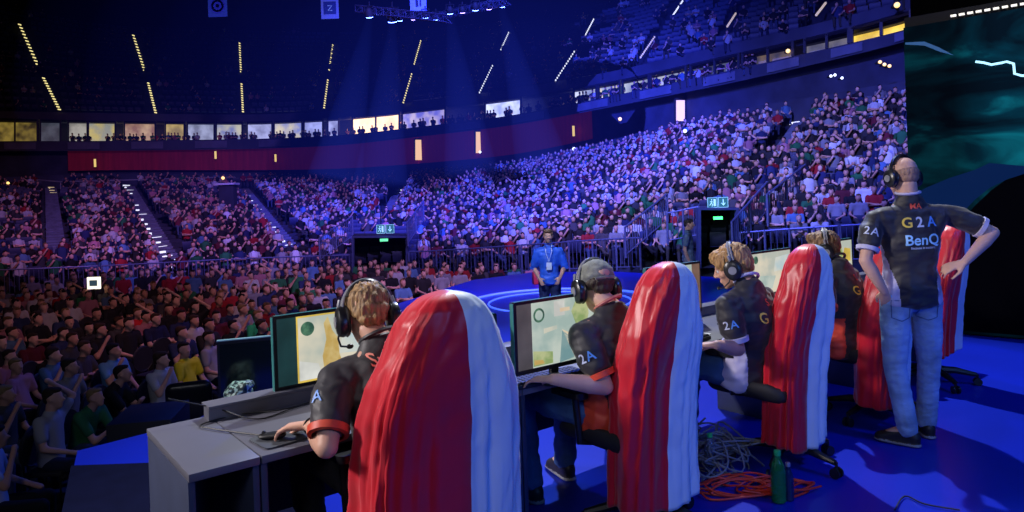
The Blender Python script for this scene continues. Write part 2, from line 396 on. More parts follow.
# light handrail half way up the left stand
bm=bmesh.new(); pts=[lo_pt(x,y)+Vector((0,0,.9)) for x,y in [(30,190),(60,193),(100,192),(150,190),(200,188),(235,186)]]
tube(bm,pts,.05,5)
for p in pts: tube(bm,[p,p-Vector((0,0,.9))],.04,4)
tag(fin('handrail',bm,mat('pale_rail',(.3,.3,.34),.5)),'pale horizontal handrail across the left lower stand','railing')
# ---------------------------------------------------------------- booth, exits, signs
def quad_frame(px0,px1,py0,py1,D): return at_d(px0,py0,D),at_d(px1,py0,D),at_d(px1,py1,D),at_d(px0,py1,D)
b=empty('camera_booth',at_d(228,192,44),label='small pale-roofed booth at the top of the blue-lit stand',cat='booth')
bm=bmesh.new(); box(bm,(0,0,-.3),(.9,.6,1.5)); fin('booth_body',bm,M_conc,b); bm=bmesh.new(); box(bm,(0,-.05,.5),(1.2,.9,.12)); fin('booth_roof',bm,mat('pale_panel',(.5,.52,.6),.6),b)
M_sign=mat('sign_green',(.03,.12,.1),.5,emit=(.02,.16,.13),es=.6); M_signw=mat('sign_white',(.6,.9,.85),.5,emit=(.35,.8,.75),es=.7)
def exit_sign(px,py,D,w,label):
    c=at_d(px,py,D); s=empty('exit_sign',c,label=label,cat='sign',group='green exit signs')
    h=w*.42*2/2*1.15
    for k,sx in enumerate((-1,1)):
        bm=bmesh.new(); rp(bm,w*.46,h,.06,.02*w,Matrix.Translation((sx*w*.25,0,0))); p=fin('sign_panel',bm,M_sign,s)
        bm=bmesh.new(); fr=w*.46/2-.012*w; hh=h/2-.012*w; X=sx*w*.25
        tube(bm,[(X-fr,-.04,-hh),(X+fr,-.04,-hh),(X+fr,-.04,hh),(X-fr,-.04,hh)],.012*w,4,closed=True)
        if k==1:
            tube(bm,[(X,-.04,hh*.7),(X,-.04,-hh*.55)],.02*w,4); tube(bm,[(X-.09*w,-.04,-hh*.1),(X,-.04,-hh*.6),(X+.09*w,-.04,-hh*.1)],.02*w,4)
        else:
            box(bm,(X+.1*w,-.04,0),(.09*w,.02,hh*1.4))
            bmesh.ops.create_icosphere(bm,subdivisions=1,radius=.03*w,matrix=Matrix.Translation((X-.04*w,-.045,hh*.6)))
            tube(bm,[(X-.04*w,-.045,hh*.4),(X-.06*w,-.045,-hh*.05),(X,-.045,-hh*.3),(X-.03*w,-.045,-hh*.75)],.018*w,4); tube(bm,[(X-.06*w,-.045,-hh*.05),(X-.13*w,-.045,-hh*.55)],.018*w,4); tube(bm,[(X-.12*w,-.045,hh*.15),(X-.04*w,-.045,hh*.3),(X+.03*w,-.045,hh*.05)],.014*w,4)
        fin('pictogram',bm,M_signw,p)
    for sx in (-1,1): bm=bmesh.new(); tube(bm,[(sx*w*.25,.05,h/2),(sx*w*.25,.05,h/2+.5)],.02,5); fin('bracket',bm,M_black,s)
exit_sign(717.5,202.5,20.2,.62,'green exit sign with running figure and arrow over the right exit')
exit_sign(385.5,229,27.4,.72,'green exit sign with running figure and arrow over the middle exit')
M_void=mat('exit_void',(.002,.002,.003),.95)
def portal(px0,px1,py0,py1,D,n,pyb):
    bm=bmesh.new(); a,b_,c,d=quad_frame(px0,px1,py0,pyb,D); back=[p+Vector((p.x*.12,p.y*.12,0)) for p in (a,b_,c,d)]
    f=[a,b_,c,d]; V=[bm.verts.new(p) for p in f+back]
    for q in ((0,1,5,4),(1,2,6,5),(2,3,7,6),(3,0,4,7),(4,5,6,7)): bm.faces.new([V[i] for i in q])
    o=tag(fin('door_%d'%n,bm,M_void,smooth=False),kind='structure')
    bm=bmesh.new(); tube(bm,[d,a,b_,c],.08,5); fin('door_frame',bm,mat('portal_frame_%d'%n,(.03,.04,.1),.6),o)
    return a,b_,c,d
P1=portal(353,407,237,264,27.2,4,300); P2=portal(699,737,209,250,20.0,5,268)
bm=bmesh.new(); c=at_d(718,218,19.8); box(bm,c,(.24,.08,.08)); tag(fin('emergency_light',bm,mat('green_lamp',(0,1,.2),emit=(.05,1,.1),es=4)),'small glowing green emergency light in the right exit','light')
bm=bmesh.new(); c=at_d(384,240,27); box(bm,c,(.3,.08,.1)); tag(fin('emergency_light',bm,mat('green_lamp2',(0,1,.2),emit=(.2,1,.4),es=1)),'faint green emergency light in the middle exit','light')
# ---------------------------------------------------------------- railings
M_rail=mat('blue_grey_steel',(.12,.14,.25),.45,metal=.4)
def railing(pts,label,h=1.0,grp='steel railings along the front of the stand',sp=.14,name='railing'):
    pts=[Vector(p) for p in pts]; o=empty(name,pts[0],label=label,cat='railing',group=grp); org=pts[0]
    P=[p-org for p in pts]
    bm=bmesh.new(); tube(bm,[p+Vector((0,0,h)) for p in P],.03,6); fin('top_rail',bm,M_rail,o)
    bm=bmesh.new(); tube(bm,[p+Vector((0,0,.1)) for p in P],.02,5); fin('bottom_rail',bm,M_rail,o)
    bm=bmesh.new(); L=0
    for a,b in zip(P,P[1:]):
        n=max(1,int((b-a).length/sp))
        for i in range(n):
            q=a.lerp(b,i/n); tube(bm,[q+Vector((0,0,.1)),q+Vector((0,0,h))],.012,4,cap=False)
    fin('bars',bm,M_rail,o)
    for p in P:
        bm=bmesh.new(); tube(bm,[p,p+Vector((0,0,h+.02))],.035,6); fin('post',bm,M_rail,o)
def railpx(x0,x1,n,label):
    railing([ringpt(BL,x0+(x1-x0)*i/n)+Vector((0,-.05,0)) for i in range(n+1)],label)
railpx(-40,98,4,'dark railing section at the far left of the stand front'); railpx(102,228,4,'railing section below the two long left aisles'); railpx(232,350,4,'blue-lit railing section left of the middle exit')
railpx(409,520,4,'blue-lit railing section right of the middle exit'); railpx(522,640,5,'railing section behind the staff member in the blue jacket'); railpx(740,838,4,'railing section above the third player'); railpx(840,960,4,'railing section behind the standing man')
G2='sloping stair railings beside the exits'
def slope(pa,pb,Da,Db,label): railing([at_d(pa[0],pa[1],Da),at_d((pa[0]+pb[0])/2,(pa[1]+pb[1])/2,(Da+Db)/2),at_d(pb[0],pb[1],Db)],label,h=.9,grp=G2,name='stair_railing')
slope((626,258),(668,222),20.5,22.5,'stair railing climbing right, left of the right exit')
slope((668,244),(700,238),20.6,20.2,'short level railing at the left of the right exit')
slope((733,256),(768,212),18.5,21,'stair railing climbing right beside the right exit')
slope((768,226),(806,192),20,23,'upper stair railing right of the right exit sign')
slope((320,262),(353,238),27,29,'stair railing climbing to the middle exit from the left')
slope((408,246),(424,222),27,30,'stair railing on the right of the middle exit')
# diagonal parapets in the right stand
bm=bmesh.new()
for a,b,w in [((648,150),(690,112),.9),((700,240),(700,208),.5)]:
    A=lo_pt(*a);B=lo_pt(*b); A0,B0=A+Vector((0,0,w)),B+Vector((0,0,w)); f=[bm.verts.new(p) for p in (A,B,B0,A0)]; bm.faces.new(f)
tag(fin('wall_parapet',bm,mat('parapet',(.04,.05,.1),.7),smooth=False),kind='structure')
# ---------------------------------------------------------------- floors
bm=bmesh.new(); poly_prism(bm,[(-45,-8),(30,-8),(30,60),(-45,60)],FLOORZ-.3,FLOORZ)
tag(fin('floor_arena',bm,mat('arena_floor',(.02,.018,.03),.85),smooth=False),kind='structure')
STAGE=[(-2.45,-3.5),(-2.45,3.7),(-3.1,4.9),(-2.55,5.5),(-2.5,7),(-2.75,9.3),(-2.5,10.3),(9.4,10.3),(9.5,-3.5)]
DECKZ=-.62
DECK=[(-3.5,10.3),(-3.35,12),(-3.1,14),(-2.6,16),(-1.2,20.0),(.5,21.4),(2.9,20.9),(5,18.9),(7.0,17.3),(8.6,15.5),(9.4,10.3)]
def stage_mat():
    m=mat('stage_floor_blue',(.004,.018,.42),.32,var=.12,scale=.8,spec=.35); return m
bm=bmesh.new(); poly_prism(bm,STAGE,-.25,0); tag(fin('floor_stage',bm,stage_mat(),smooth=False),kind='structure')
bm=bmesh.new(); poly_prism(bm,DECK,DECKZ-.25,DECKZ); tag(fin('floor_lower_deck',bm,stage_mat(),smooth=False),kind='structure')
bm=bmesh.new(); poly_prism(bm,[(x*.99,10.28+(y-10.3)*.985) for x,y in DECK],FLOORZ-.02,DECKZ-.25); tag(fin('wall_deck_skirt',bm,M_black,smooth=False),kind='structure')
bm=bmesh.new(); poly_prism(bm,[(x*.985,y*.985) for x,y in STAGE],FLOORZ-.02,-.25); tag(fin('wall_stage_skirt',bm,M_black,smooth=False),kind='structure')
bm=bmesh.new(); poly_prism(bm,[(-2.955,4.60),(-1.5,4.60),(-.9,3.3),(-.2,2.2),(.1,-3.4),(-2.455,-3.4),(-2.455,3.70)],.0,.006); tag(fin('trim_painted_floor_shade',bm,mat('floor_shade_paint',(.003,.004,.02),.95,spec=.05),smooth=False),kind='structure')  # floor shade at the front left, painted as a thin dark sheet
# glowing floor ring
c=Vector((.95,15.2,DECKZ)); M_ring=mat('floor_ring_light',(.2,.3,1),emit=(.05,.14,1),es=1.1)
for k,(r0,r1,z) in enumerate(((1.95,2.12,.03),(1.5,1.58,.02))):
    bm=bmesh.new(); tube(bm,[(math.cos(2*PI*q/72)*(r0+r1)/2,math.sin(2*PI*q/72)*(r0+r1)/2,.012) for q in range(72)],.035 if k==0 else .02,6,closed=True)
    o=fin('floor_light_ring',bm,M_ring); o.location=(c.x,c.y,c.z+.001); tag(o,['outer','inner'][k]+' glowing blue ring set on the stage floor','light','blue rings on the stage floor')
# roof void and outer wall
bm=bmesh.new(); R0=[Vector((p.x,p.y,p.z+.2)) for p in UT]; R1=[Vector((p.x*1.0,p.y*1.0,p.z+6)) for p in UT]; strip(bm,R0,R1)
tag(fin('wall_behind_upper_stand',bm,M_black,smooth=False),kind='structure')
bm=bmesh.new(); poly_prism(bm,[(-70,-8),(60,-8),(60,110),(-70,110)],27,27.4); tag(fin('ceiling',bm,M_black,smooth=False),kind='structure')
# ---------------------------------------------------------------- video wall
VA=Vector((4.50,7.93,0)); VD=Vector((.75,-.66,0)).normalized(); VL=7.5; VH=3.42
ang=math.atan2(VD.y,VD.x)
vw=empty('video_wall',VA,ang,label='tall dark teal video wall with drifting light shapes at the right of the stage',cat='video wall')
bm=bmesh.new(); box(bm,(VL/2,.18,1.77),(VL,.3,3.54)); fin('housing',bm,M_black,vw)
bm=bmesh.new(); box(bm,(VL/2,.5,4.4),(VL,.3,2.6)); tag(fin('wall_above_screen',bm,mat('black_drape',(.0015,.0015,.002),.95,spec=.02)),kind='structure'); bpy.data.objects['wall_above_screen'].location=VA; bpy.data.objects['wall_above_screen'].rotation_euler=(0,0,ang)
def screen_mat():
    m=bpy.data.materials.new('screen_picture'); m.use_nodes=True; nt=m.node_tree; N=nt.nodes; L=nt.links; b=N['Principled BSDF']
    b.inputs['Base Color'].default_value=(.001,.002,.003,1); b.inputs['Roughness'].default_value=.8; b.inputs['Specular IOR Level'].default_value=.02
    tc=N.new('ShaderNodeTexCoord'); mp=N.new('ShaderNodeMapping'); mp.inputs['Scale'].default_value=(.55,1,1.5); L.new(tc.outputs['Object'],mp.inputs[0])
    n=N.new('ShaderNodeTexNoise'); n.inputs['Scale'].default_value=1.3; n.inputs['Detail'].default_value=5; n.inputs['Distortion'].default_value=1.2; L.new(mp.outputs[0],n.inputs['Vector'])
    r=N.new('ShaderNodeValToRGB'); e=r.color_ramp.elements; e[0].position=.35; e[0].color=(.001,.006,.014,1); e[1].position=.75; e[1].color=(.005,.26,.36,1)
    k=e.new(.52); k.color=(.001,.032,.06,1); L.new(n.outputs['Fac'],r.inputs[0])
    sx=N.new('ShaderNodeSeparateXYZ'); L.new(tc.outputs['Object'],sx.inputs[0])
    g=N.new('ShaderNodeValToRGB'); g.color_ramp.elements[0].position=.0; g.color_ramp.elements[0].color=(.25,.25,.25,1); g.color_ramp.elements[1].position=.85; g.color_ramp.elements[1].color=(1.5,1.5,1.5,1)
    dv=N.new('ShaderNodeMath'); dv.operation='DIVIDE'; dv.inputs[1].default_value=3.4; L.new(sx.outputs['Z'],dv.inputs[0]); L.new(dv.outputs[0],g.inputs[0])
    # dark left margin
    g2=N.new('ShaderNodeMapRange'); g2.inputs['From Min'].default_value=.45; g2.inputs['From Max'].default_value=.9; g2.inputs['To Min'].default_value=.22; g2.inputs['To Max'].default_value=1; L.new(sx.outputs['X'],g2.inputs['Value'])
    mx=N.new('ShaderNodeMix'); mx.data_type='RGBA'; mx.blend_type='MULTIPLY'; mx.inputs[0].default_value=1; L.new(r.outputs[0],mx.inputs[6]); L.new(g.outputs[0],mx.inputs[7])
    m2=N.new('ShaderNodeMath'); m2.operation='MULTIPLY'; m2.inputs[1].default_value=.7; L.new(g2.outputs[0],m2.inputs[0])
    L.new(mx.outputs[2],b.inputs['Emission Color']); L.new(m2.outputs[0],b.inputs['Emission Strength'])
    return m
bm=bmesh.new(); box(bm,(VL/2,.0,1.72),(VL,.06,3.40)); scr=fin('screen',bm,screen_mat(),vw,smooth=False)
# shapes shown on the screen: dark hill, blue streaks, white outline
def sc_pt(px,py):
    r=ray(px,py); n=Vector((VD.y,-VD.x,0)); t=(VA-Vector((0,0,CH))).dot(n)/r.dot(n); p=Vector((0,0,CH))+r*t-VA; return Vector((p.dot(VD),-.034,p.z))
def shape(nm,pts,m,y=-.034):
    bm=bmesh.new(); f=bm.faces.new([bm.verts.new(Vector((p.x,y,p.z))) for p in pts]); bmesh.ops.triangulate(bm,faces=[f]); return fin(nm,bm,m,scr,smooth=False)
M_dk=mat('screen_dark',(.001,.001,.002),.9,spec=.05); M_bl=mat('screen_blue_streak',(.002,.003,.006),.9,emit=(.003,.022,.12),es=.55,var=.5,scale=2,spec=.05); M_wl=mat('screen_white_line',(.5,.8,1),emit=(.35,.75,1),es=1.6)
hill=[sc_pt(*p) for p in [(1040,172),(1024,174),(1006,180),(992,190),(975,206),(962,222),(954,244),(950,275),(950,300)]]
hill=[Vector((VL-.1,0,.05)),Vector((VL-.1,0,hill[0].z+.15))]+hill+[Vector((hill[-1].x,0,.05))]
blues=[sc_pt(*p) for p in [(906,212),(912,196),(926,188),(950,178),(975,170),(990,163),(1024,166),(1040,168),(1040,175),(1010,178),(990,188),(975,200),(960,216)]]
shape('picture_blue_ridge',blues,M_bl,-.0335)
shape('picture_dark_hill',hill,M_dk,-.036)
st=[sc_pt(*p) for p in [(906,43),(925,42),(940,48),(955,56),(940,52),(925,46),(906,45)]]; shape('picture_streak',st,mat('streak',(.01,.03,.08),emit=(.01,.07,.2),es=1),-.037)
bm=bmesh.new(); tube(bm,[sc_pt(*p) for p in [(976,62),(984,63),(992,65),(1003,63),(1007,62),(1014,64),(1015,74),(1022,76),(1045,76)]],.012,4); fin('picture_white_outline',bm,M_wl,scr)
# dashed row of lamps along the top of the screen
bm=bmesh.new()
p0,p1=sc_pt(955,22.5),sc_pt(1024,4.5); d=(p1-p0); 
for i in range(26):
    c=p0+d*(i*.125); 
    if c.x<VL: box(bm,(c.x,-.08,VH+.03),(.05,.03,.02))
fin('edge_light_row',bm,mat('edge_light',(1,1,.9),emit=(.8,.75,.6),es=1.2),vw)
# ---------------------------------------------------------------- trusses, lamps, banners
M_truss=mat('truss_steel',(.08,.09,.14),.4,metal=.6)
def truss(a,b,w,label):
    a,b=Vector(a),Vector(b); o=empty('lighting_truss',a,label=label,cat='truss',group='lighting trusses over the arena'); d=(b-a); n=12; s=Vector((d.y,-d.x,0)).normalized()*w/2; z=Vector((0,0,w/2))
    C=[s+z,-s+z,-s-z,s-z]; bm=bmesh.new()
    for c in C: tube(bm,[c,d+c],w*.09,5)
    fin('chords',bm,M_truss,o); bm=bmesh.new()
    for i in range(n):
        p,q=d*(i/n),d*((i+1)/n)
        for k in range(4): tube(bm,[p+C[k],q+C[(k+1)%4]],w*.06,4); tube(bm,[p+C[k],p+C[(k+1)%4]],w*.06,4)
    fin('lattice',bm,M_truss,o)
TD=34
truss(at_d(358,9,TD),at_d(449,19,TD-4),.32,'left lattice truss sloping down under the roof'); truss(at_d(440,16,TD+2),at_d(508,1,TD-2),.3,'right lattice truss rising toward the camera')
M_led=mat('moving_head_glow',(.3,.4,1),emit=(.08,.16,1),es=26); M_led2=mat('moving_head_glow_pale',(.5,.4,1),emit=(.35,.25,1),es=9)
def stage_lamp(px,py,D,r,m,label):
    c=at_d(px,py,D); o=empty('stage_light',c,label=label,cat='stage light',group='blue stage lights hung from the trusses')
    R=Matrix.Rotation(PI*.15,3,'X')
    bm=bmesh.new(); lathe(bm,[(r*.9,0),(r*1.15,.05),(r*1.1,r*1.6),(r*.6,r*2.4)],(0,0,0),12,rot=R); fin('lamp_body',bm,M_black,o)
    bm=bmesh.new(); lathe(bm,[(r*.1,-.03),(r*.95,-.02),(r*.9,.0)],(0,0,0),12,rot=R); fin('lens',bm,m,o)
    bm=bmesh.new(); tube(bm,[(-r*1.3,0,r),(-r*1.3,0,r*3),(r*1.3,0,r*3),(r*1.3,0,r)],.03,4); tube(bm,[(0,0,r*3),(0,0,r*4.2)],.03,4); fin('yoke',bm,M_black,o)
for i,(px,py,r,m) in enumerate([(369.5,17,.17,0),(392.5,21.5,.22,0),(400,20.5,.12,0),(413,19.5,.09,1),(425.5,17.5,.13,0),(436,19.5,.12,0),(450,13.5,.14,0),(462.5,12.5,.12,1),(475.5,10,.15,0),(489,9,.12,1),(501.5,6.5,.17,0)]):
    stage_lamp(px,py,TD-1,r,M_led2 if m else M_led,['bright blue stage light','violet stage light'][m]+' on the truss, number %d along from its left end'%(i+1))
def banner(px0,px1,py0,py1,D,col,label,kind):
    a,b=at_d(px0,py0,D),at_d(px1,py1,D); c=(a+b)/2; w=abs(b.x-a.x); h=abs(a.z-b.z)
    o=empty('hanging_banner',c,label=label,cat='banner',group='banners hanging from the roof')
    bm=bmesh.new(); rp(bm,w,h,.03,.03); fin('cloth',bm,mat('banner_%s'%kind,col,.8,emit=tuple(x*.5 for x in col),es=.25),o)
    bm=bmesh.new(); tube(bm,[(-w/2-.05,0,h/2),(w/2+.05,0,h/2)],.04,5); fin('top_bar',bm,M_black,o)
    bm=bmesh.new(); 
    if kind=='round':
        for r0,r1 in ((.33,.4),(.1,.22)): lathe(bm,[(w*r0,0),(w*r0,.012),(w*r1,.012),(w*r1,0)],(0,-.02,-h*.1),20,rot=Matrix.Rotation(PI/2,3,'X'))
        m=mat('banner_mark_blue',(.05,.12,.6),.8)
    elif kind=='square':
        rp(bm,w*.72,w*.72,.012,.02,Matrix.Translation((0,-.022,-h*.1))); m=mat('banner_mark_teal',(.03,.08,.2),.8)
    else:
        box(bm,(-w*.08,-.022,0),(w*.16,.012,h*.7)); box(bm,(w*.14,-.022,-h*.08),(w*.1,.012,h*.5)); m=mat('banner_mark_black',(.02,.02,.05),.8)
    k=fin('emblem',bm,m,o)
    if kind=='square':
        bm=bmesh.new(); tube(bm,[(-w*.12,-.035,-h*.02),(w*.12,-.035,-h*.02),(-w*.1,-.035,-h*.2),(w*.14,-.035,-h*.2)],.03*w,4); fin('emblem_mark',bm,mat('banner_mark_pale',(.5,.7,.8),.8,emit=(.1,.2,.3),es=.4),k)
banner(207.5,227.5,-10,16.5,40,(.03,.08,.42),'blue hanging banner with a round emblem, leftmost of three','round')
banner(320.5,339,-8,18.5,40,(.16,.24,.5),'pale blue hanging banner with a dark square emblem, middle of three','square')
banner(409.5,426.5,-14,10.5,36,(.2,.28,.75),'pale banner with black marks above the truss, rightmost of three','black')
# ================================================================ people
def RM(d):   # rotation taking z to d
    return Vector((0,0,1)).rotation_difference(Vector(d).normalized()).to_matrix()
def xf(prims,Mh):
    R0=Mh.to_3x3(); return [(t,tuple((Mh@c,r,(R0@R if R is not None else R0)) for c,r,R in es)) for t,es in prims]
def head_prims(t=0,neck=None,k=1.0,mouth=1):
    P=[hull(t,E((0,-.014,.036),(.0765,.096,.084))),
       hull(t,E((0,.025,-.02),(.066,.066,.07)),E((0,.034,-.06),(.052,.05,.045))),
       hull(t,E((0,.045,-.075),(.042,.04,.03)),E((0,.068,-.093),(.022,.02,.018))),
       hull(t,E((0,.05,.01),(.058,.042,.05))),
       hull(t,E((-.034,.078,.026),(.022,.014,.011)),E((.034,.078,.026),(.022,.014,.011))),
       hull(t,E((0,.088,.015),(.010,.010,.012)),E((0,.109,-.022),(.013,.013,.011))),
       hull(t,E((-.014,.098,-.026),(.009,.010,.008)),E((.014,.098,-.026),(.009,.010,.008))),
       hull(t,E((-.018,.087,-.052),(.007,.009,.006)),E((.018,.087,-.052),(.007,.009,.006))),
       hull(t,E((-.015,.086,-.062),(.007,.010,.006)),E((.015,.086,-.062),(.007,.010,.006))),
       hull(t,E((-.048,.062,-.022),(.02,.02,.02))),hull(t,E((.048,.062,-.022),(.02,.02,.02)))]
    for s in (-1,1):
        R=Matrix.Rotation(s*.35,3,'Z')@Matrix.Rotation(-.2,3,'X')
        P.append(hull(t,E((s*.080,-.012,-.002),(.010,.019,.031),R))); P.append(hull(t,E((s*.079,-.006,-.024),(.009,.012,.012),R)))
    return P
def hand(t,w,d,n,side,curl=.5,spread=.10,k=1.0,thumb=.6):
    """w wrist, d finger direction, n back-of-hand normal, side +1 when the thumb lies toward n x d"""
    w=Vector(w); d=Vector(d).normalized(); n=Vector(n); n=(n-d*n.dot(d)).normalized(); s=n.cross(d)*side
    R=Matrix((s,d,n)).transposed(); P=[]
    P.append(hull(t,E(w,(.026*k,.026*k,.019*k),R),E(w+d*.03*k,(.032*k,.02*k,.017*k),R)))
    P.append(hull(t,E(w+d*.03*k,(.032*k,.02*k,.017*k),R),E(w+d*.082*k,(.039*k,.014*k,.0135*k),R)))
    L=[.072,.080,.075,.058]
    for i in range(4):
        off=(.0305-.0203*i)*k; b=w+d*.084*k+s*off; a=spread*(1.5-i)/1.5; dd=(d+s*a).normalized(); cur=b; ang=curl*.45; rr=.0093*k
        for j,fr in enumerate((.44,.31,.25)):
            v=(dd*math.cos(ang)-n*math.sin(ang)); nx=cur+v*L[i]*fr*k; P.append(hull(t,E(cur,rr*(1-.09*j)),E(nx,rr*(1-.09*(j+1))))); cur=nx; ang+=curl*(.75 if j==0 else .6)
    b=w+d*.022*k+s*.024*k-n*.004; v1=(d*.62+s*thumb-n*.25).normalized(); m1=b+v1*.042*k; v2=(d*.86+s*thumb*.45-n*.3*curl*1.5).normalized(); m2=m1+v2*.032*k; m3=m2+(v2*.9-n*.25*curl-s*.15).normalized()*.026*k
    P+= [hull(t,E(b,.0165*k),E(m1,.0125*k)),hull(t,E(m1,.0115*k),E(m2,.0105*k)),hull(t,E(m2,.0105*k),E(m3,.009*k))]
    return P
SKIN=mat('skin',(.62,.34,.24),.5,var=.07,scale=14,bump=.05,bscale=120,spec=.35)
SKIN2=mat('skin_pale',(.68,.40,.30),.5,var=.07,scale=14,bump=.05,bscale=120,spec=.35)
M_jersey=mat('black_jersey',(.018,.016,.022),.55,var=.3,scale=6,bump=.25,bscale=9,sheen=.25)
M_orange=mat('orange_red_trim',(.75,.07,.03),.5,var=.15); M_lil=mat('pale_lilac_trim',(.55,.52,.72),.55,var=.12)
M_jeans=mat('light_blue_denim',(.28,.44,.68),.8,var=.35,scale=5,bump=.7,bscale=22,stretch=(1,1,1.6))
M_jeansd=mat('mid_blue_denim',(.04,.11,.28),.8,var=.35,scale=5,bump=.6,bscale=22)
M_dtr=mat('dark_trousers',(.012,.013,.02),.8,var=.4,scale=8); M_shoe=mat('dark_shoe',(.02,.018,.02),.5); M_sole=mat('shoe_sole',(.25,.25,.28),.6)
M_eye=mat('eye_white',(.8,.8,.8),.2,var=.02); M_iris=mat('eye_iris',(.03,.02,.015),.2)
def hair_mat(nm,c,c2):
    m=mat(nm,c,.55,var=.0,scale=60,stretch=(1,1,.25),bump=.9,bscale=90); r=[n for n in m.node_tree.nodes if n.type=='VALTORGB'][0]
    r.color_ramp.elements[0].color=tuple(c2)+(1,); r.color_ramp.elements[1].color=tuple(c)+(1,); return m
H_blond=hair_mat('dark_blond_hair',(.50,.30,.13),(.13,.065,.025)); H_gold=hair_mat('golden_hair',(.62,.36,.14),(.22,.10,.035)); H_brown=hair_mat('light_brown_hair',(.36,.21,.10),(.10,.05,.02)); H_stub=hair_mat('shaved_stubble',(.42,.25,.18),(.30,.17,.12)); H_dark=hair_mat('dark_hair',(.05,.03,.02),(.015,.01,.008))
def wrinkle(a,sc,o=0):
    def f(co,n):
        return co+n*a*(noise.noise(Vector((co.x*sc+o,co.y*sc,co.z*sc*1.7)))*1.2+.6*noise.noise(Vector((co.x*sc*2.3,co.y*sc*2.3+o,co.z*sc*3.6))))
    return f
def hairpost(a,o=0,flow=(1,1,.3)):
    def f(co,n):
        v=noise.noise(Vector((co.x*75*flow[0]+o,co.y*75*flow[1],co.z*75*flow[2])))+.5*noise.noise(Vector((co.x*30+o,co.y*30,co.z*22)))
        return co+n*a*v
    return f
def torso_prims(t,J,inf=0.0,side=None,slim=1.0):
    pe,ch,nb=Vector(J['pelvis']),Vector(J['chest']),Vector(J['neck']); s=(nb-pe).normalized(); R=RM(s)
    sh=(Vector(J['shR'])-Vector(J['shL'])); X=sh.normalized(); Y=s.cross(X).normalized(); Z=X.cross(Y); R=Matrix((X,Y,Z)).transposed()
    yv=Y if Y.y*J.get('face',1)>-9 else Y
    w=slim; mid=pe.lerp(ch,.45); P=[]
    P.append(hull(t,E(pe,((.165+inf)*w,.125+inf,.10),R),E(mid,((.148+inf)*w,.112+inf,.08),R)))
    P.append(hull(t,E(mid,((.150+inf)*w,.112+inf,.08),R),E(ch,((.175+inf)*w,.118+inf,.10),R)))
    up_=ch.lerp(nb,.62)
    P.append(hull(t,E(ch,((.175+inf)*w,.118+inf,.10),R),E(up_,((.15+inf)*w,.085+inf,.05),R)))
    L,Rr=Vector(J['shL']),Vector(J['shR'])
    P.append(hull(t,E(L.lerp(Rr,.09)-Z*.018,(.056+inf,.060+inf,.055+inf),R),E(up_+Z*.0,(.07,.068+inf,.062+inf),R))); P.append(hull(t,E(Rr.lerp(L,.09)-Z*.018,(.056+inf,.060+inf,.055+inf),R),E(up_,(.07,.068+inf,.062+inf),R)))
    P.append(hull(t,E(up_+Z*.025,(.115,.064+inf,.04),R),E(nb+Z*.01,(.064+inf*.6,.060+inf*.6,.025),R)))     # trapezius slope
    for S in (L,Rr): P.append(hull(t,E(S.lerp(ch,.22),(.06+inf,.07+inf,.07),R),E(ch.lerp(S,.45)-Z*.10,(.05+inf,.075+inf,.06),R)))
    return P,R
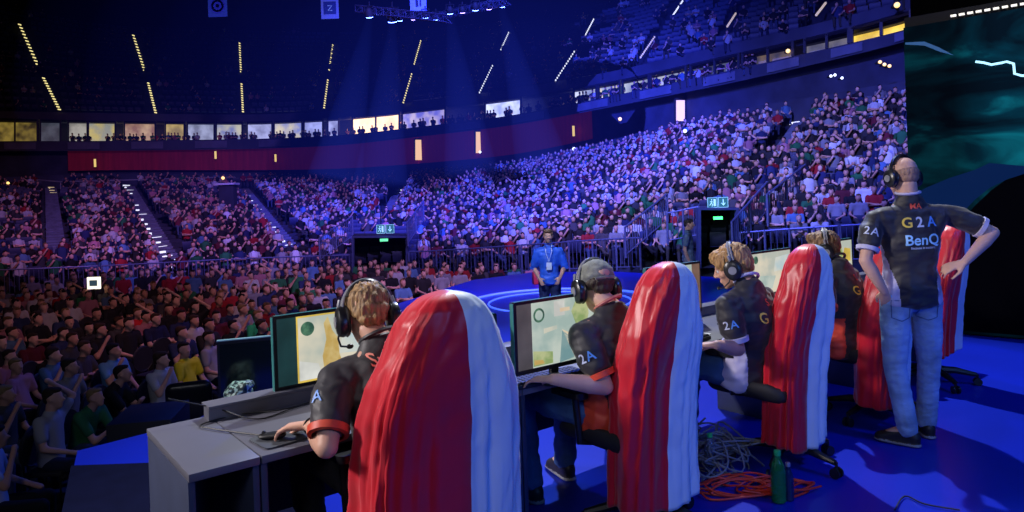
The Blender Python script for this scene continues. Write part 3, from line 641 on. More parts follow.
def person(M,J,label,hair=None,hairfn=None,skin=SKIN,shirt=M_jersey,cuff=None,side=None,trousers=M_dtr,voxel=.0065,hands=True,name='person',group=None,slv=.62,shoes=True,scale=1.0,stubble=False,legs=True,sslim=1.0):
    root=empty(name,M=M); tag(root,label,'person',group)
    hc=Vector(J['head']); Mh=Matrix.Translation(hc)@Matrix.Rotation(J.get('yaw',0),4,'Z')@Matrix.Rotation(J.get('pitch',0),4,'X')@Matrix.Rotation(J.get('tilt',0),4,'Y')
    P=xf(head_prims(),Mh); nb=Vector(J['neck']); base=Mh@Vector((0,-.028,-.055))
    P.append(hull(0,E(base,(.056,.058,.04)),E(nb.lerp(base,.25),(.056,.058,.03)))); P.append(hull(0,E(nb.lerp(base,.3),(.057,.058,.03)),E(nb-Vector((0,0,.02)),(.07,.06,.03))))
    tp,R=torso_prims(0,J,-.012,slim=sslim); P+=tp
    for s in 'LR':
        sh,el,wr=[Vector(J[k+s]) for k in ('sh','el','wr')]
        fm=el.lerp(wr,.3)
        P+=[hull(0,E(sh-Vector((0,0,.03)),.040),E(sh.lerp(el,.45),.045)),hull(0,E(sh.lerp(el,.45),.047),E(el,.038)),hull(0,E(el,.039),E(fm,.042)),hull(0,E(fm,.042),E(wr,.026))]
        if hands:
            h=J['hand'+s]; P+=hand(0,wr,h[0],h[1],h[2],h[3] if len(h)>3 else .5)
        else:
            d=(wr-el).normalized(); P.append(hull(0,E(wr,(.026,.026,.026)),E(wr+d*.09,(.032,.032,.022)))); P.append(hull(0,E(wr+d*.09,(.03,.03,.02)),E(wr+d*.15,(.02,.02,.014))))
        hp,kn,an,to=[Vector(J[k+s]) for k in ('hip','kn','an','to')]
        P+=[hull(0,E(hp,.078),E(kn,.052)),hull(0,E(kn,.052),E(kn.lerp(an,.3),.052)),hull(0,E(kn.lerp(an,.3),.052),E(an,.036)),hull(0,E(an,.04),E(to,(.036,.036,.024)))]
    body=blob('body',P,[skin],root,voxel,5)
    # eyes
    for s in (-1,1):
        bm=bmesh.new(); bmesh.ops.create_uvsphere(bm,u_segments=12,v_segments=8,radius=.0125,matrix=Mh@Matrix.Translation((s*.031,.077,.004)))
        e=fin('eye',bm,M_eye,body); bm=bmesh.new(); bmesh.ops.create_uvsphere(bm,u_segments=10,v_segments=6,radius=.0062,matrix=Mh@Matrix.Translation((s*.031,.0865,.004))@Matrix.Diagonal((1,.5,1,1))); fin('iris',bm,M_iris,body)
    # shirt
    P,_=torso_prims(0,J,.006,slim=sslim)
    mats=[shirt,side or shirt]; cuffs=[]; kf=J.get('kf',.004)
    pe,ch=Vector(J['pelvis']),Vector(J['chest'])
    for s in 'LR':
        sh,el=Vector(J['sh'+s]),Vector(J['el'+s]); a=sh.lerp(el,slv*.55); b=sh.lerp(el,slv*.85); c=sh.lerp(el,slv)
        P+=[hull(0,E(sh-Vector((0,0,.02)),.055+kf),E(a,.065+kf)),hull(0,E(a,.067+kf),E(b,.064+kf))]
        P.append(hull(0,E(b,.064+kf),E(c,.063+kf))); cuffs.append((c+(c-b).normalized()*.040,(c-b).normalized()))
    ax=(Vector(J['shR'])-Vector(J['shL'])).normalized()
    # hem
    sp=(Vector(J['neck'])-pe).normalized(); P.append(hull(0,E(pe,(.176*sslim,.138,.08),R),E(pe-sp*.09,(.183*sslim,.142,.05),R)))
    shirt_o=blob('shirt',P,mats,root,voxel,6,wrinkle(.007,10,J.get('seed',0)))
    if side:
        spv=(Vector(J['neck'])-pe).normalized(); fw=spv.cross(ax)*-1
        sd=side if not isinstance(side,(list,tuple)) else side
        for p in shirt_o.data.polygons:
            q=p.center-pe; al=q.dot(spv); lat=abs(q.dot(ax)); fr=q.dot(ax.cross(spv))*-1
            inarm=min((p.center-(Vector(J['sh'+s]).lerp(Vector(J['el'+s]),t))).length for s in 'LR' for t in (.1,.3,.5,.7,.9))<.092
            if not inarm and al<J.get('sal',.30) and lat>.112+max(0,al)*.20 : p.material_index=1
    for cc,dd_ in cuffs:
        bm=bmesh.new(); tube(bm,[cc-dd_*.008,cc-dd_*.006,cc+dd_*.019,cc+dd_*.021],[.056,.0655+kf,.063+kf,.054],28,cap=False); fin('sleeve_cuff',bm,cuff or shirt,shirt_o)
    # collar
    bm=bmesh.new(); dd=(base-nb).normalized(); dd=(dd+Vector((0,0,.6))).normalized(); nb2=nb+dd*.022+Vector((0,.004,0)); Rn=RM(dd); tube(bm,[nb2+Rn@Vector((.0675*math.cos(a),.0655*math.sin(a),.004*math.sin(a))) for a in [2*PI*i/28 for i in range(28)]],.009,6,closed=True); fin('collar',bm,J.get('collar') or cuff or shirt,shirt_o)
    # trousers
    P=[hull(0,E(Vector(J['pelvis'])-Vector((0,0,.0)),(.165,.128,.09),R),E(Vector(J['hipL']).lerp(Vector(J['hipR']),.5),(.15,.115,.09)))]
    for s in 'LR':
        hp,kn,an=[Vector(J[k+s]) for k in ('hip','kn','an')]; cf=kn.lerp(an,.99)
        P+=[hull(0,E(hp,.098),E(hp.lerp(kn,.6),.085)),hull(0,E(hp.lerp(kn,.6),.085),E(kn,.070)),hull(0,E(kn,.070),E(kn.lerp(an,.4),.066)),hull(0,E(kn.lerp(an,.4),.066),E(cf,.062))]
    tr=blob('trousers',P,[trousers],root,voxel*1.1,4,wrinkle(J.get('tw',.007),11,J.get('seed',0)+5))
    for s in 'LR':
        an,to=Vector(J['an'+s]),Vector(J['to'+s]); d=(to-an); d.z=0; d.normalize(); z0=min(an.z,to.z)
        hz=to.z; heel=Vector((an.x,an.y,hz))-d*.035; P=[hull(0,E(heel+Vector((0,0,.02)),(.04,.04,.045)),E(Vector((an.x,an.y,hz+.045)),(.045,.045,.05))),hull(0,E(heel,(.038,.038,.03)),E(to,(.046,.046,.028))),hull(0,E(Vector((an.x,an.y,hz+.05)),(.04,.04,.04)),E(to,(.043,.05,.028)))]
        P.append(hull(1,E(heel-Vector((0,0,.026)),(.045,.048,.012)),E(to-Vector((0,0,.020)),(.05,.06,.012))))
        blob('shoe',P,[M_shoe,M_sole],root,.008,4,ntag=2)
    ho=None
    if hairfn:
        hp,post=hairfn(); ho=blob('hair',xf(hp,Mh),[hair],root,.005,3,post)
    return root,body,shirt_o,Mh,R
def headset(M,Mh,label,wide=1.0,dark=True,top='pale'):
    """worn over the head; M the wearer's matrix, Mh the head matrix inside it"""
    h=empty('gaming_headset',M=M@Mh); tag(h,label,'headset')
    m=mat('headset_black',(.012,.012,.015),.32,var=.1,spec=.6); m2=mat('headset_grey',(.28,.28,.31),.35,var=.1)
    bm=bmesh.new(); pts=[]; 
    for i in range(25):
        a=PI*(i/24); pts.append((math.cos(a)*.097,-.012-.012*math.sin(a),.012+math.sin(a)*.125))
    tube(bm,pts,.007,8); 
    for dy in (-.013,): tube(bm,[(x*1.0,y+dy,z*1.0) for x,y,z in pts],.005,6)
    hb=fin('headband',bm,m2 if top=='pale' else m,h)
    bm=bmesh.new(); n=18
    pts=[(math.cos(a)*.089,-.018-.012*math.sin(a),.010+math.sin(a)*.118) for a in [PI*(.18+.64*i/n) for i in range(n+1)]]
    for k,w in enumerate((-.012,0,.012)): tube(bm,[(x,y+w,z) for x,y,z in pts],.0085,6)
    fin('headband_pad',bm,m,hb)
    for s in (-1,1):
        R=Matrix.Rotation(s*PI/2,3,'Y')@Matrix.Identity(3)
        bm=bmesh.new(); lathe(bm,[(.030,-.012),(.043,-.008),(.046,.006),(.043,.020),(.034,.027),(.018,.030)],(0,0,0),26,rot=R)
        for v in bm.verts: v.co=Vector((v.co.x,v.co.y*1.08,v.co.z*1.28))+Vector((s*.092,-.006,-.012))
        c=fin('ear_cup',bm,m,h)
        bm=bmesh.new(); lathe(bm,[(.030,-.020),(.042,-.018),(.047,-.010),(.043,-.002),(.03,0)],(0,0,0),26,rot=R)
        for v in bm.verts: v.co=Vector((v.co.x,v.co.y*1.08,v.co.z*1.28))+Vector((s*.092,-.006,-.012))
        fin('ear_cushion',bm,m,c)
        bm=bmesh.new(); lathe(bm,[(.012,.0),(.022,.0),(.022,.004),(.012,.004)],(s*.1215,-.006,-.012),20,rot=R); fin('ear_cup_ring',bm,m2,c)
        bm=bmesh.new(); tube(bm,[(s*.098,-.012,.02),(s*.108,-.01,.04),(s*.100,-.01,.07)],.007,6); fin('yoke',bm,m2,h)
    bm=bmesh.new(); tube(bm,[(-.105,.01,-.03),(-.112,.035,-.065),(-.098,.075,-.085),(-.065,.105,-.083)],[.005,.004,.004,.004],6); mc=fin('microphone_boom',bm,m,h)
    bm=bmesh.new(); bmesh.ops.create_uvsphere(bm,u_segments=10,v_segments=8,radius=.011,matrix=Matrix.Translation((-.058,.108,-.082))@Matrix.Diagonal((1.3,.9,.9,1))); fin('microphone',bm,m,mc)
    return h
# hair styles (head space)
def hair_short():
    P=[hull(0,E((0,-.022,.045),(.080,.095,.083))),hull(0,E((0,-.055,.01),(.070,.062,.055))),hull(0,E((0,-.07,-.03),(.05,.042,.03))),hull(0,E((0,.035,.085),(.06,.05,.042))),hull(0,E((0,.01,.10),(.055,.07,.033)))]
    return P,hairpost(.0105)
def hair_mop():
    P=[hull(0,E((0,-.020,.048),(.087,.103,.088))),hull(0,E((0,-.06,.005),(.074,.062,.06))),hull(0,E((0,.055,.075),(.066,.048,.045))),hull(0,E((-.055,.03,.045),(.033,.05,.055))),hull(0,E((.055,.03,.045),(.033,.05,.055))),hull(0,E((0,-.082,-.03),(.05,.03,.03)))]
    return P,hairpost(.008,4,(1,1,.22))
def hair_crop():
    P=[hull(0,E((0,-.020,.043),(.080,.099,.085))),hull(0,E((0,-.058,.01),(.070,.058,.055))),hull(0,E((0,.045,.085),(.055,.045,.035))),hull(0,E((0,-.078,-.025),(.046,.03,.028)))]
    return P,hairpost(.006,9)
def hair_stub():
    P=[hull(0,E((0,-.026,.012),(.0775,.0895,.062))),hull(0,E((0,-.05,-.02),(.062,.055,.045)))]
    return P,None
def hair_under_cap():
    P=[hull(0,E((0,-.045,.012),(.0765,.072,.045))),hull(0,E((0,-.07,-.02),(.052,.035,.03)))]
    return P,hairpost(.003)
# ---------------------------------------------------------------- stations along the desk
PHI=math.radians(38.496); UX=Vector((math.cos(PHI),math.sin(PHI),0)); NX=Vector((-math.sin(PHI),math.cos(PHI),0)); C0=Vector((-.283,2.608,0)); DS=1.228
def stn(i,dyaw=0,dx=0,dy=0): return Matrix.Translation(C0+UX*(DS*i+dx)+NX*dy)@Matrix.Rotation(PHI+dyaw,4,'Z')
def to_l(M,v): return M.inverted()@v
# ================================================================ seated players
def seated(i,head,neck=None,lean=.0,handL=None,handR=None,dyaw=0,dx=0,dy=0,yaw=0,pitch=-.25,seed=0,fL=None,fR=None,elL=None):
    M=stn(i,dyaw,dx,dy); hd=Vector(head)
    nb=Vector(neck) if neck else hd+Vector((0,-.098,-.080)); pe=Vector((hd.x*.55,.25,.54)); ch=pe.lerp(nb,.62)+Vector((0,-.035,0))
    s=(nb-pe).normalized(); X=Vector((1,.0,0)); sc=nb-s*.088
    J=dict(pelvis=pe,chest=ch,neck=nb,head=hd,yaw=yaw,pitch=pitch,seed=seed,kf=.006,sal=.20,
      shL=sc+Vector((-.185,.015,-.005)),shR=sc+Vector((.185,.015,-.005)),
      hipL=(pe.x-.09,.33,.53),hipR=(pe.x+.09,.33,.53),knL=(pe.x-.16,.74,.56),knR=(pe.x+.17,.76,.56),anL=fL or (pe.x-.15,.70,.10),anR=fR or (pe.x+.18,.80,.10))
    for k in 'LR':
        a=Vector(J['an'+k]); J['to'+k]=a+Vector((-.02 if k=='L' else .03,.13,-.065)); J['an'+k]=a
    for k,h,sg in (('L',handL,-1),('R',handR,1)):
        hx=Vector(h[0]); d=Vector(h[1]).normalized(); J['wr'+k]=hx-d*.09
        w=J['wr'+k]; sh=J['sh'+k]; el=(sh+w)/2; L1,L2=.262,.245; dv=w-sh; D=min(dv.length,L1+L2-.01); a=(L1*L1-L2*L2+D*D)/(2*D); hh=math.sqrt(max(0,L1*L1-a*a)); q=(Vector(elL)-(sh+w)/2) if (elL is not None and k=='L') else Vector((sg*.42,-.28,-1)); ax=dv.normalized(); q=(q-ax*q.dot(ax)).normalized(); J['el'+k]=sh+ax*a+q*hh
        J['hand'+k]=(d,Vector(h[2]),(1 if k=='R' else -1),h[3])
    return M,J
PLAYERS=[]
DZ=.75
def lp(i,px,py,z=.79): return stn(i).inverted()@at_z(px,py,z)
def player(i,label,hlabel,head_px,hz,handL,hair,hairfn,skin,cuff,side,trous,yaw,pitch,seed,hd=None,hdir=(.15,1,-.12),htop='pale',curl=.5,dyaw=0,sslim=1.0,elp=None):
    # head centre is .118 under the crown
    M0=stn(i,dyaw); top=hd
    SCL=1.07; hd=Vector(hd)/SCL; handL=Vector(handL)/SCL
    M,J=seated(i,hd,elL=(Vector(elp)/SCL if elp else None),handL=(handL,hdir,(0,.1,1),curl),handR=((.24,.56,.80),(-.1,1,-.1),(0,.1,1),.45),yaw=yaw,pitch=pitch,seed=seed,dyaw=dyaw)
    M=M@Matrix.Scale(SCL,4)
    J['collar']=[M_jersey,mat('pale_red_collar',(.45,.14,.12),.6),M_lil,M_jersey][i]
    r=person(M,J,label,hair,hairfn,skin,cuff=cuff,side=side,trousers=trous,sslim=sslim)
    hs=headset(M,r[3],hlabel,top=htop); PLAYERS.append((M,J,r,hs)); return M,J,r,hs
INV=[stn(i).inverted() for i in range(5)]
HD=[(-.10,.39,1.195),(-.09,.32,1.185),(-.20,.27,1.195),(-.28,.31,1.215)]
def mouse_grip(i,px,py,z=.80):
    p=lp(i,px,py,z); return p
h1=mouse_grip(0,287,427); h2=mouse_grip(1,535,379); h3=mouse_grip(2,700,345); h4=Vector((-.40,.42,.80))
player(0,'seated player nearest the camera, dark blond hair, black jersey with orange-red sleeve cuff','black headset with pale headband on the dark blond player nearest the camera',None,0,h1,H_blond,hair_short,SKIN,M_orange,None,M_dtr,-.25,-.42,1,hd=HD[0],hdir=(-.75,.62,-.05),curl=.75)
player(1,'seated player wearing a grey cap, black jersey with orange-red side, hand on the keyboard','black headset over the grey cap of the second player',None,0,h2,H_dark,hair_under_cap,SKIN2,M_orange,M_orange,M_jeansd,-.28,-.36,2,hd=HD[1],hdir=(-.35,.9,-.08),curl=.6)
player(2,'seated player with golden mop of hair, black jersey with pale sleeve cuff','black headset on the golden-haired third player',None,0,h3,H_gold,hair_mop,SKIN,M_lil,M_lil,M_jeansd,.50,-.35,3,hd=HD[2],hdir=(-.3,.9,-.08),curl=.6)
player(3,'farthest seated player, light brown cropped hair, black jersey with red cuff','black headset on the farthest seated player',None,0,h4,H_brown,hair_crop,SKIN2,M_orange,M_orange,M_dtr,.60,-.15,4,hd=HD[3],hdir=(0,1,-.1))
# cap of the second player
def cap(M,Mh,root):
    m=mat('grey_cap_cloth',(.22,.23,.21),.85,var=.25,scale=30,bump=.3,bscale=200); Hm=Mh
    P=[hull(0,E((0,-.016,.052),(.088,.106,.080))),hull(0,E((0,-.018,.04),(.089,.107,.025)))]
    c=blob('cap',xf(P,Hm),[m],root,.006,4,wrinkle(.003,30))
    bm=bmesh.new(); n=14; top=[];bot=[]
    for i in range(n+1):
        a=PI*(i/n); x=math.cos(a)*.082; y=.055+math.sin(a)*.105; z=.040+.016*math.sin(a)-abs(x)*.22; top.append(Hm@Vector((x,y,z))); bot.append(Hm@Vector((x,y,z-.006)))
    t0=[Hm@Vector((math.cos(PI*i/n)*.082,.055,.044-abs(math.cos(PI*i/n)*.082)*.2)) for i in range(n+1)]; b0=[p-Vector((0,0,.006)) for p in t0]
    VT=[bm.verts.new(p) for p in top];VB=[bm.verts.new(p) for p in bot];T0=[bm.verts.new(p) for p in t0];B0=[bm.verts.new(p) for p in b0]
    for i in range(n):
        bm.faces.new((VT[i],VT[i+1],T0[i+1],T0[i])); bm.faces.new((VB[i],VB[i+1],B0[i+1],B0[i])); bm.faces.new((VT[i],VT[i+1],VB[i+1],VB[i])); bm.faces.new((T0[i],T0[i+1],B0[i+1],B0[i]))
    fin('brim',bm,m,c)
    bm=bmesh.new(); bmesh.ops.create_uvsphere(bm,u_segments=16,v_segments=8,radius=1,matrix=Hm@Matrix.Translation((0,-.105,.045))@Matrix.Diagonal((.034,.018,.024,1))); fin('cap_opening',bm,SKIN2,c)
    bm=bmesh.new(); tube(bm,[Hm@Vector((.05*math.cos(a),-.118+.012*abs(math.cos(a)),.020)) for a in [PI*i/10 for i in range(11)]],.007,6); fin('strap',bm,m,c)
    bm=bmesh.new(); bmesh.ops.create_uvsphere(bm,u_segments=10,v_segments=6,radius=.008,matrix=Hm@Matrix.Translation((0,-.016,.132))); fin('button',bm,m,c)
cap(PLAYERS[1][0],PLAYERS[1][2][3],PLAYERS[1][2][0])
# jersey lettering
L_blue=mat('print_blue',(.10,.28,.75),.5,emit=(.05,.15,.4),es=.15); L_white=mat('print_white',(.62,.68,.85),.5); L_or=mat('print_orange',(.85,.33,.05),.5); L_yel=mat('print_yellow',(.85,.6,.08),.5); L_pink=mat('print_pale_red',(.85,.32,.25),.5); L_red=mat('print_red',(.8,.1,.04),.5)
def sleeve_logo(J,r,txt,ms,size=.052,t=.40,side='L',dirv=None):
    sh,el=Vector(J['sh'+side]),Vector(J['el'+side]); c=sh.lerp(el,t); up_=(sh-el).normalized()
    out=Vector(dirv) if dirv else Vector((-1,-.55,0)); out=(out-up_*out.dot(up_)).normalized(); rt=up_.cross(out)
    w=size*.68; n=len(txt)
    for k,ch in enumerate(txt):
        text_on(ch,size,ms[k],r[2],c+rt*w*(k-(n-1)/2)+out*.02,rt,up_,r[2],'sleeve_logo',bold=.012)
def back_text(J,r,txt,size,m,dz,dx=0,name='back_lettering',bold=.01,shear=0,off=.005):
    nb,pe=Vector(J['neck']),Vector(J['pelvis']); s=(nb-pe).normalized(); rt=(Vector(J['shR'])-Vector(J['shL'])).normalized(); c=nb-s*dz+rt*dx
    return text_on(txt,size,m,r[2],c,rt,s,r[2],name,bold=bold,shear=shear,off=off)
(M,J,r,_)=PLAYERS[0]; sleeve_logo(J,r,'A',[L_blue],.06,.42); back_text(J,r,'Snax',.062,L_pink,.050,-.035); back_text(J,r,'G',.085,L_or,.125,-.085); back_text(J,r,'2A',.085,L_white,.125,.03)
(M,J,r,_)=PLAYERS[1]; sleeve_logo(J,r,'2A',[L_white,L_blue],.06,.45); back_text(J,r,'MA',.05,L_pink,.085,0); back_text(J,r,'G',.08,L_yel,.165,-.06)
(M,J,r,_)=PLAYERS[2]; sleeve_logo(J,r,'2A',[L_white,L_blue],.062,.45); back_text(J,r,'S',.05,L_red,.085,0); back_text(J,r,'G',.08,L_yel,.165,-.06)
(M,J,r,_)=PLAYERS[3]; sleeve_logo(J,r,'2A',[L_white,L_white],.062,.45); back_text(J,r,'S',.05,L_red,.085,0); back_text(J,r,'G',.08,L_yel,.165,-.05)
# wristband of the first player
(M,J,r,_)=PLAYERS[0]; bm=bmesh.new(); d=(J['wrL']-J['elL']).normalized(); x,y=frame_of(d); c=J['wrL']-d*.012
tube(bm,[c+(x*math.cos(a)+y*math.sin(a))*.030 for a in [2*PI*k/24 for k in range(24)]],.0035,6,closed=True)
wb=fin('wristband',bm,M_black); wb.matrix_world=M; tag(wb,'thin dark wristband on the left wrist of the nearest player','wristband')
# ================================================================ the standing man
MN=Vector((2.495,4.46,0))
Mm=Matrix.Translation(MN)@Matrix.Rotation(math.radians(-2),4,'Z')@Matrix.Diagonal((1,1,1,1))
Jm=dict(tw=.004,pelvis=(.02,0,1.00),chest=(.025,.0,1.30),neck=(.02,-.01,1.580),head=(.0,.02,1.705),yaw=.30,pitch=-.22,tilt=0,seed=11,
  shL=(-.19,-.0,1.465),shR=(.235,-.02,1.475),elL=(-.285,-.06,1.185),elR=(.485,-.09,1.335),wrL=(-.175,-.065,.985),wrR=(.265,-.165,1.165),
  handL=((.30,.35,-.9),(-.6,-.75,.1),-1,.55),handR=((-.9,.35,-.35),(.3,-.6,.8),1,.6),
  hipL=(-.075,0,.93),hipR=(.110,0,.93),knL=(-.085,.02,.50),knR=(.145,.05,.50),anL=(-.04,-.02,.10),anR=(.165,.14,.10),toL=(-.155,.075,.035),toR=(.185,.27,.035))
# widen the shoulders around the spine
rm=person(Mm,Jm,'standing man seen from behind, shaved head, hands on hips, black jersey and light blue jeans',H_stub,hair_stub,SKIN2,cuff=M_lil,side=M_lil,trousers=M_jeans,voxel=.007,slv=.60,sslim=1.04)
headset(Mm,rm[3],'black headset worn by the standing man with the shaved head',top='dark')
J=Jm;
for ch,dx,m in (('G',-.075,L_yel),('2',0,L_white),('A',.075,L_blue)): back_text(J,rm,ch,.088,m,.165,dx+.02,bold=.02)
back_text(J,rm,'BenQ',.092,mat('print_light_blue',(.35,.6,.9),.5,emit=(.1,.3,.6),es=.2),.275,.03,bold=.018); back_text(J,rm,'Because it matters',.020,L_white,.322,.03)
back_text(J,rm,'MA',.05,L_red,.065,.01)
sleeve_logo(J,rm,'2A',[L_white,L_white],.07,.42,'L',(-.5,-1,0))
# belt strip and back pockets of the jeans
tr=[o for o in rm[0].children if o.name.startswith('trousers')][0]
def wrap(target,pts,name,m,r=.004,off=.004,nrm=(0,-1,0),closed=False):
    b2=bmesh.new(); b2.from_mesh(target.data); t=BVHTree.FromBMesh(b2); b2.free(); n=Vector(nrm).normalized(); q=[]
    for a,b in zip(pts,pts[1:]+([pts[0]] if closed else [])):
        for k in range(6):
            p=Vector(a).lerp(Vector(b),k/6); h=t.ray_cast(p+n*.4,-n,.9); q.append((h[0]+n*off) if h[0] is not None else p)
    bm=bmesh.new(); tube(bm,q,r,5,closed=closed); return fin(name,bm,m,target)
M_stitch=mat('denim_seam',(.07,.14,.30),.8)
for sx in (-1,1): wrap(tr,[(sx*.085-.055,0,.93),(sx*.085+.055,0,.93),(sx*.085+.05,0,.82),(sx*.085,0,.80),(sx*.085-.05,0,.82)],'pocket',M_stitch,.003,.002,closed=True)
# cable hanging from the headset down the man's back
bm=bmesh.new(); pts=[(.03,-.09,1.60),(.06,-.15,1.45),(.11,-.175,1.25),(.13,-.18,1.05),(.14,-.16,.85),(.14,-.14,.5),(.16,-.10,.2),(.10,-.20,.012),(-.05,-.45,.01),(-.3,-.75,.01),(-.5,-.8,.01)]
# ================================================================ desks and what stands on them
S0M=stn(0); M_top=mat('desk_top_grey',(.115,.115,.15),.45,var=.06,scale=3); M_leg=mat('desk_side_grey',(.03,.04,.09),.6,var=.1); M_ris=mat('riser_grey',(.11,.11,.14),.5,var=.08)
YE=.362; DD=.673
def desk(x0,x1,label):
    o=empty('desk',M=S0M@Matrix.Translation((x0,YE,0)),label=label,cat='desk',group='grey desks in a row')
    w=x1-x0-.006
    bm=bmesh.new(); box(bm,(w/2,DD/2,.735),(w,DD,.03),bev=.003); fin('tabletop',bm,M_top,o)
    for x in (.012,w-.012):
        bm=bmesh.new(); box(bm,(x,DD/2,.36),(.024,DD-.03,.72),bev=.002); fin('side_panel',bm,M_leg,o)
    bm=bmesh.new(); box(bm,(w/2,DD-.08,.5),(w-.05,.02,.44)); fin('back_panel',bm,M_leg,o)
    return o
xs=[-.803,-.554,.674,1.902,3.13,4.358,5.586]
for i in range(6): desk(xs[i],xs[i+1],['narrow grey end desk with an empty top at the left of the row','grey desk of the player nearest the camera','grey desk of the player with the grey cap','grey desk of the golden-haired player','grey desk of the farthest seated player','grey desk at the far right end behind the standing man'][i])
for i in range(1,6):
    o=empty('monitor_riser',M=S0M@Matrix.Translation((xs[i]-.03,YE+DD-.055,.7505)),label='low grey shelf along the back of the desk, '+['at the left end of the row','behind the grey-capped player\'s keyboard','behind the golden-haired player\'s keyboard','behind the farthest player','at the right end of the row'][i-1],cat='shelf',group='monitor shelves')
    bm=bmesh.new(); box(bm,(.605,0,.058),(1.21,.11,.014),bev=.002); fin('shelf_board',bm,M_ris,o)
    bm=bmesh.new(); box(bm,(.605,-.048,.025),(1.21,.010,.05)); fin('front_board',bm,M_ris,o)
    for x in (.02,1.19): bm=bmesh.new(); box(bm,(x,.0,.025),(.03,.085,.05)); fin('support',bm,M_ris,o)
M_bez=mat('monitor_black',(.01,.01,.012),.35); M_teal=mat('monitor_edge_teal',(.05,.22,.22),.3)  # teal is the flat colour of the monitor's bezel edge
def scr(nm,c,es=.9,c2=None,sc=6):
    m=mat(nm,c,.4,var=0); b=m.node_tree.nodes['Principled BSDF']; r=[n for n in m.node_tree.nodes if n.type=='VALTORGB'][0]
    c2=c2 or tuple(x*.7 for x in c); r.color_ramp.elements[0].color=tuple(c2)+(1,); r.color_ramp.elements[1].color=tuple(c)+(1,); r.color_ramp.elements[0].position=.4; r.color_ramp.elements[1].position=.6
    [n for n in m.node_tree.nodes if n.type=='TEX_NOISE'][0].inputs['Scale'].default_value=sc
    m.node_tree.links.new(r.outputs[0],b.inputs['Emission Color']); b.inputs['Emission Strength'].default_value=es; b.inputs['Base Color'].default_value=(0,0,0,1)
    for l in list(b.inputs['Base Color'].links): m.node_tree.links.remove(l)
    b.inputs['Base Color'].default_value=(.01,.01,.01,1); return m
K_cream=scr('game_sand',(.85,.78,.60),.8,(.55,.60,.52),5); K_sky=scr('game_pale_blue',(.55,.70,.72),.8,(.75,.78,.70),8); K_ochre=scr('game_ochre',(.62,.42,.12),.8,(.75,.58,.25),14); K_green=scr('game_green',(.30,.42,.16),.8,(.55,.60,.30),16); K_dark=scr('game_dark_band',(.012,.05,.055),.8); K_grey=scr('game_grey_band',(.10,.09,.10),.8); K_pale=scr('game_pale',(.62,.70,.62),.8,(.42,.55,.50),7); K_rad=scr('game_radar',(.03,.10,.07),.8,(.10,.25,.15),30); K_yel=scr('game_yellow_line',(.85,.6,.1),.9); K_teal=scr('game_teal_shade',(.20,.36,.38),.8,(.28,.42,.42),10); K_white=scr('game_white',(.85,.86,.80),.85); K_beige=scr('game_beige',(.80,.62,.42),.8,(.85,.72,.52),9)
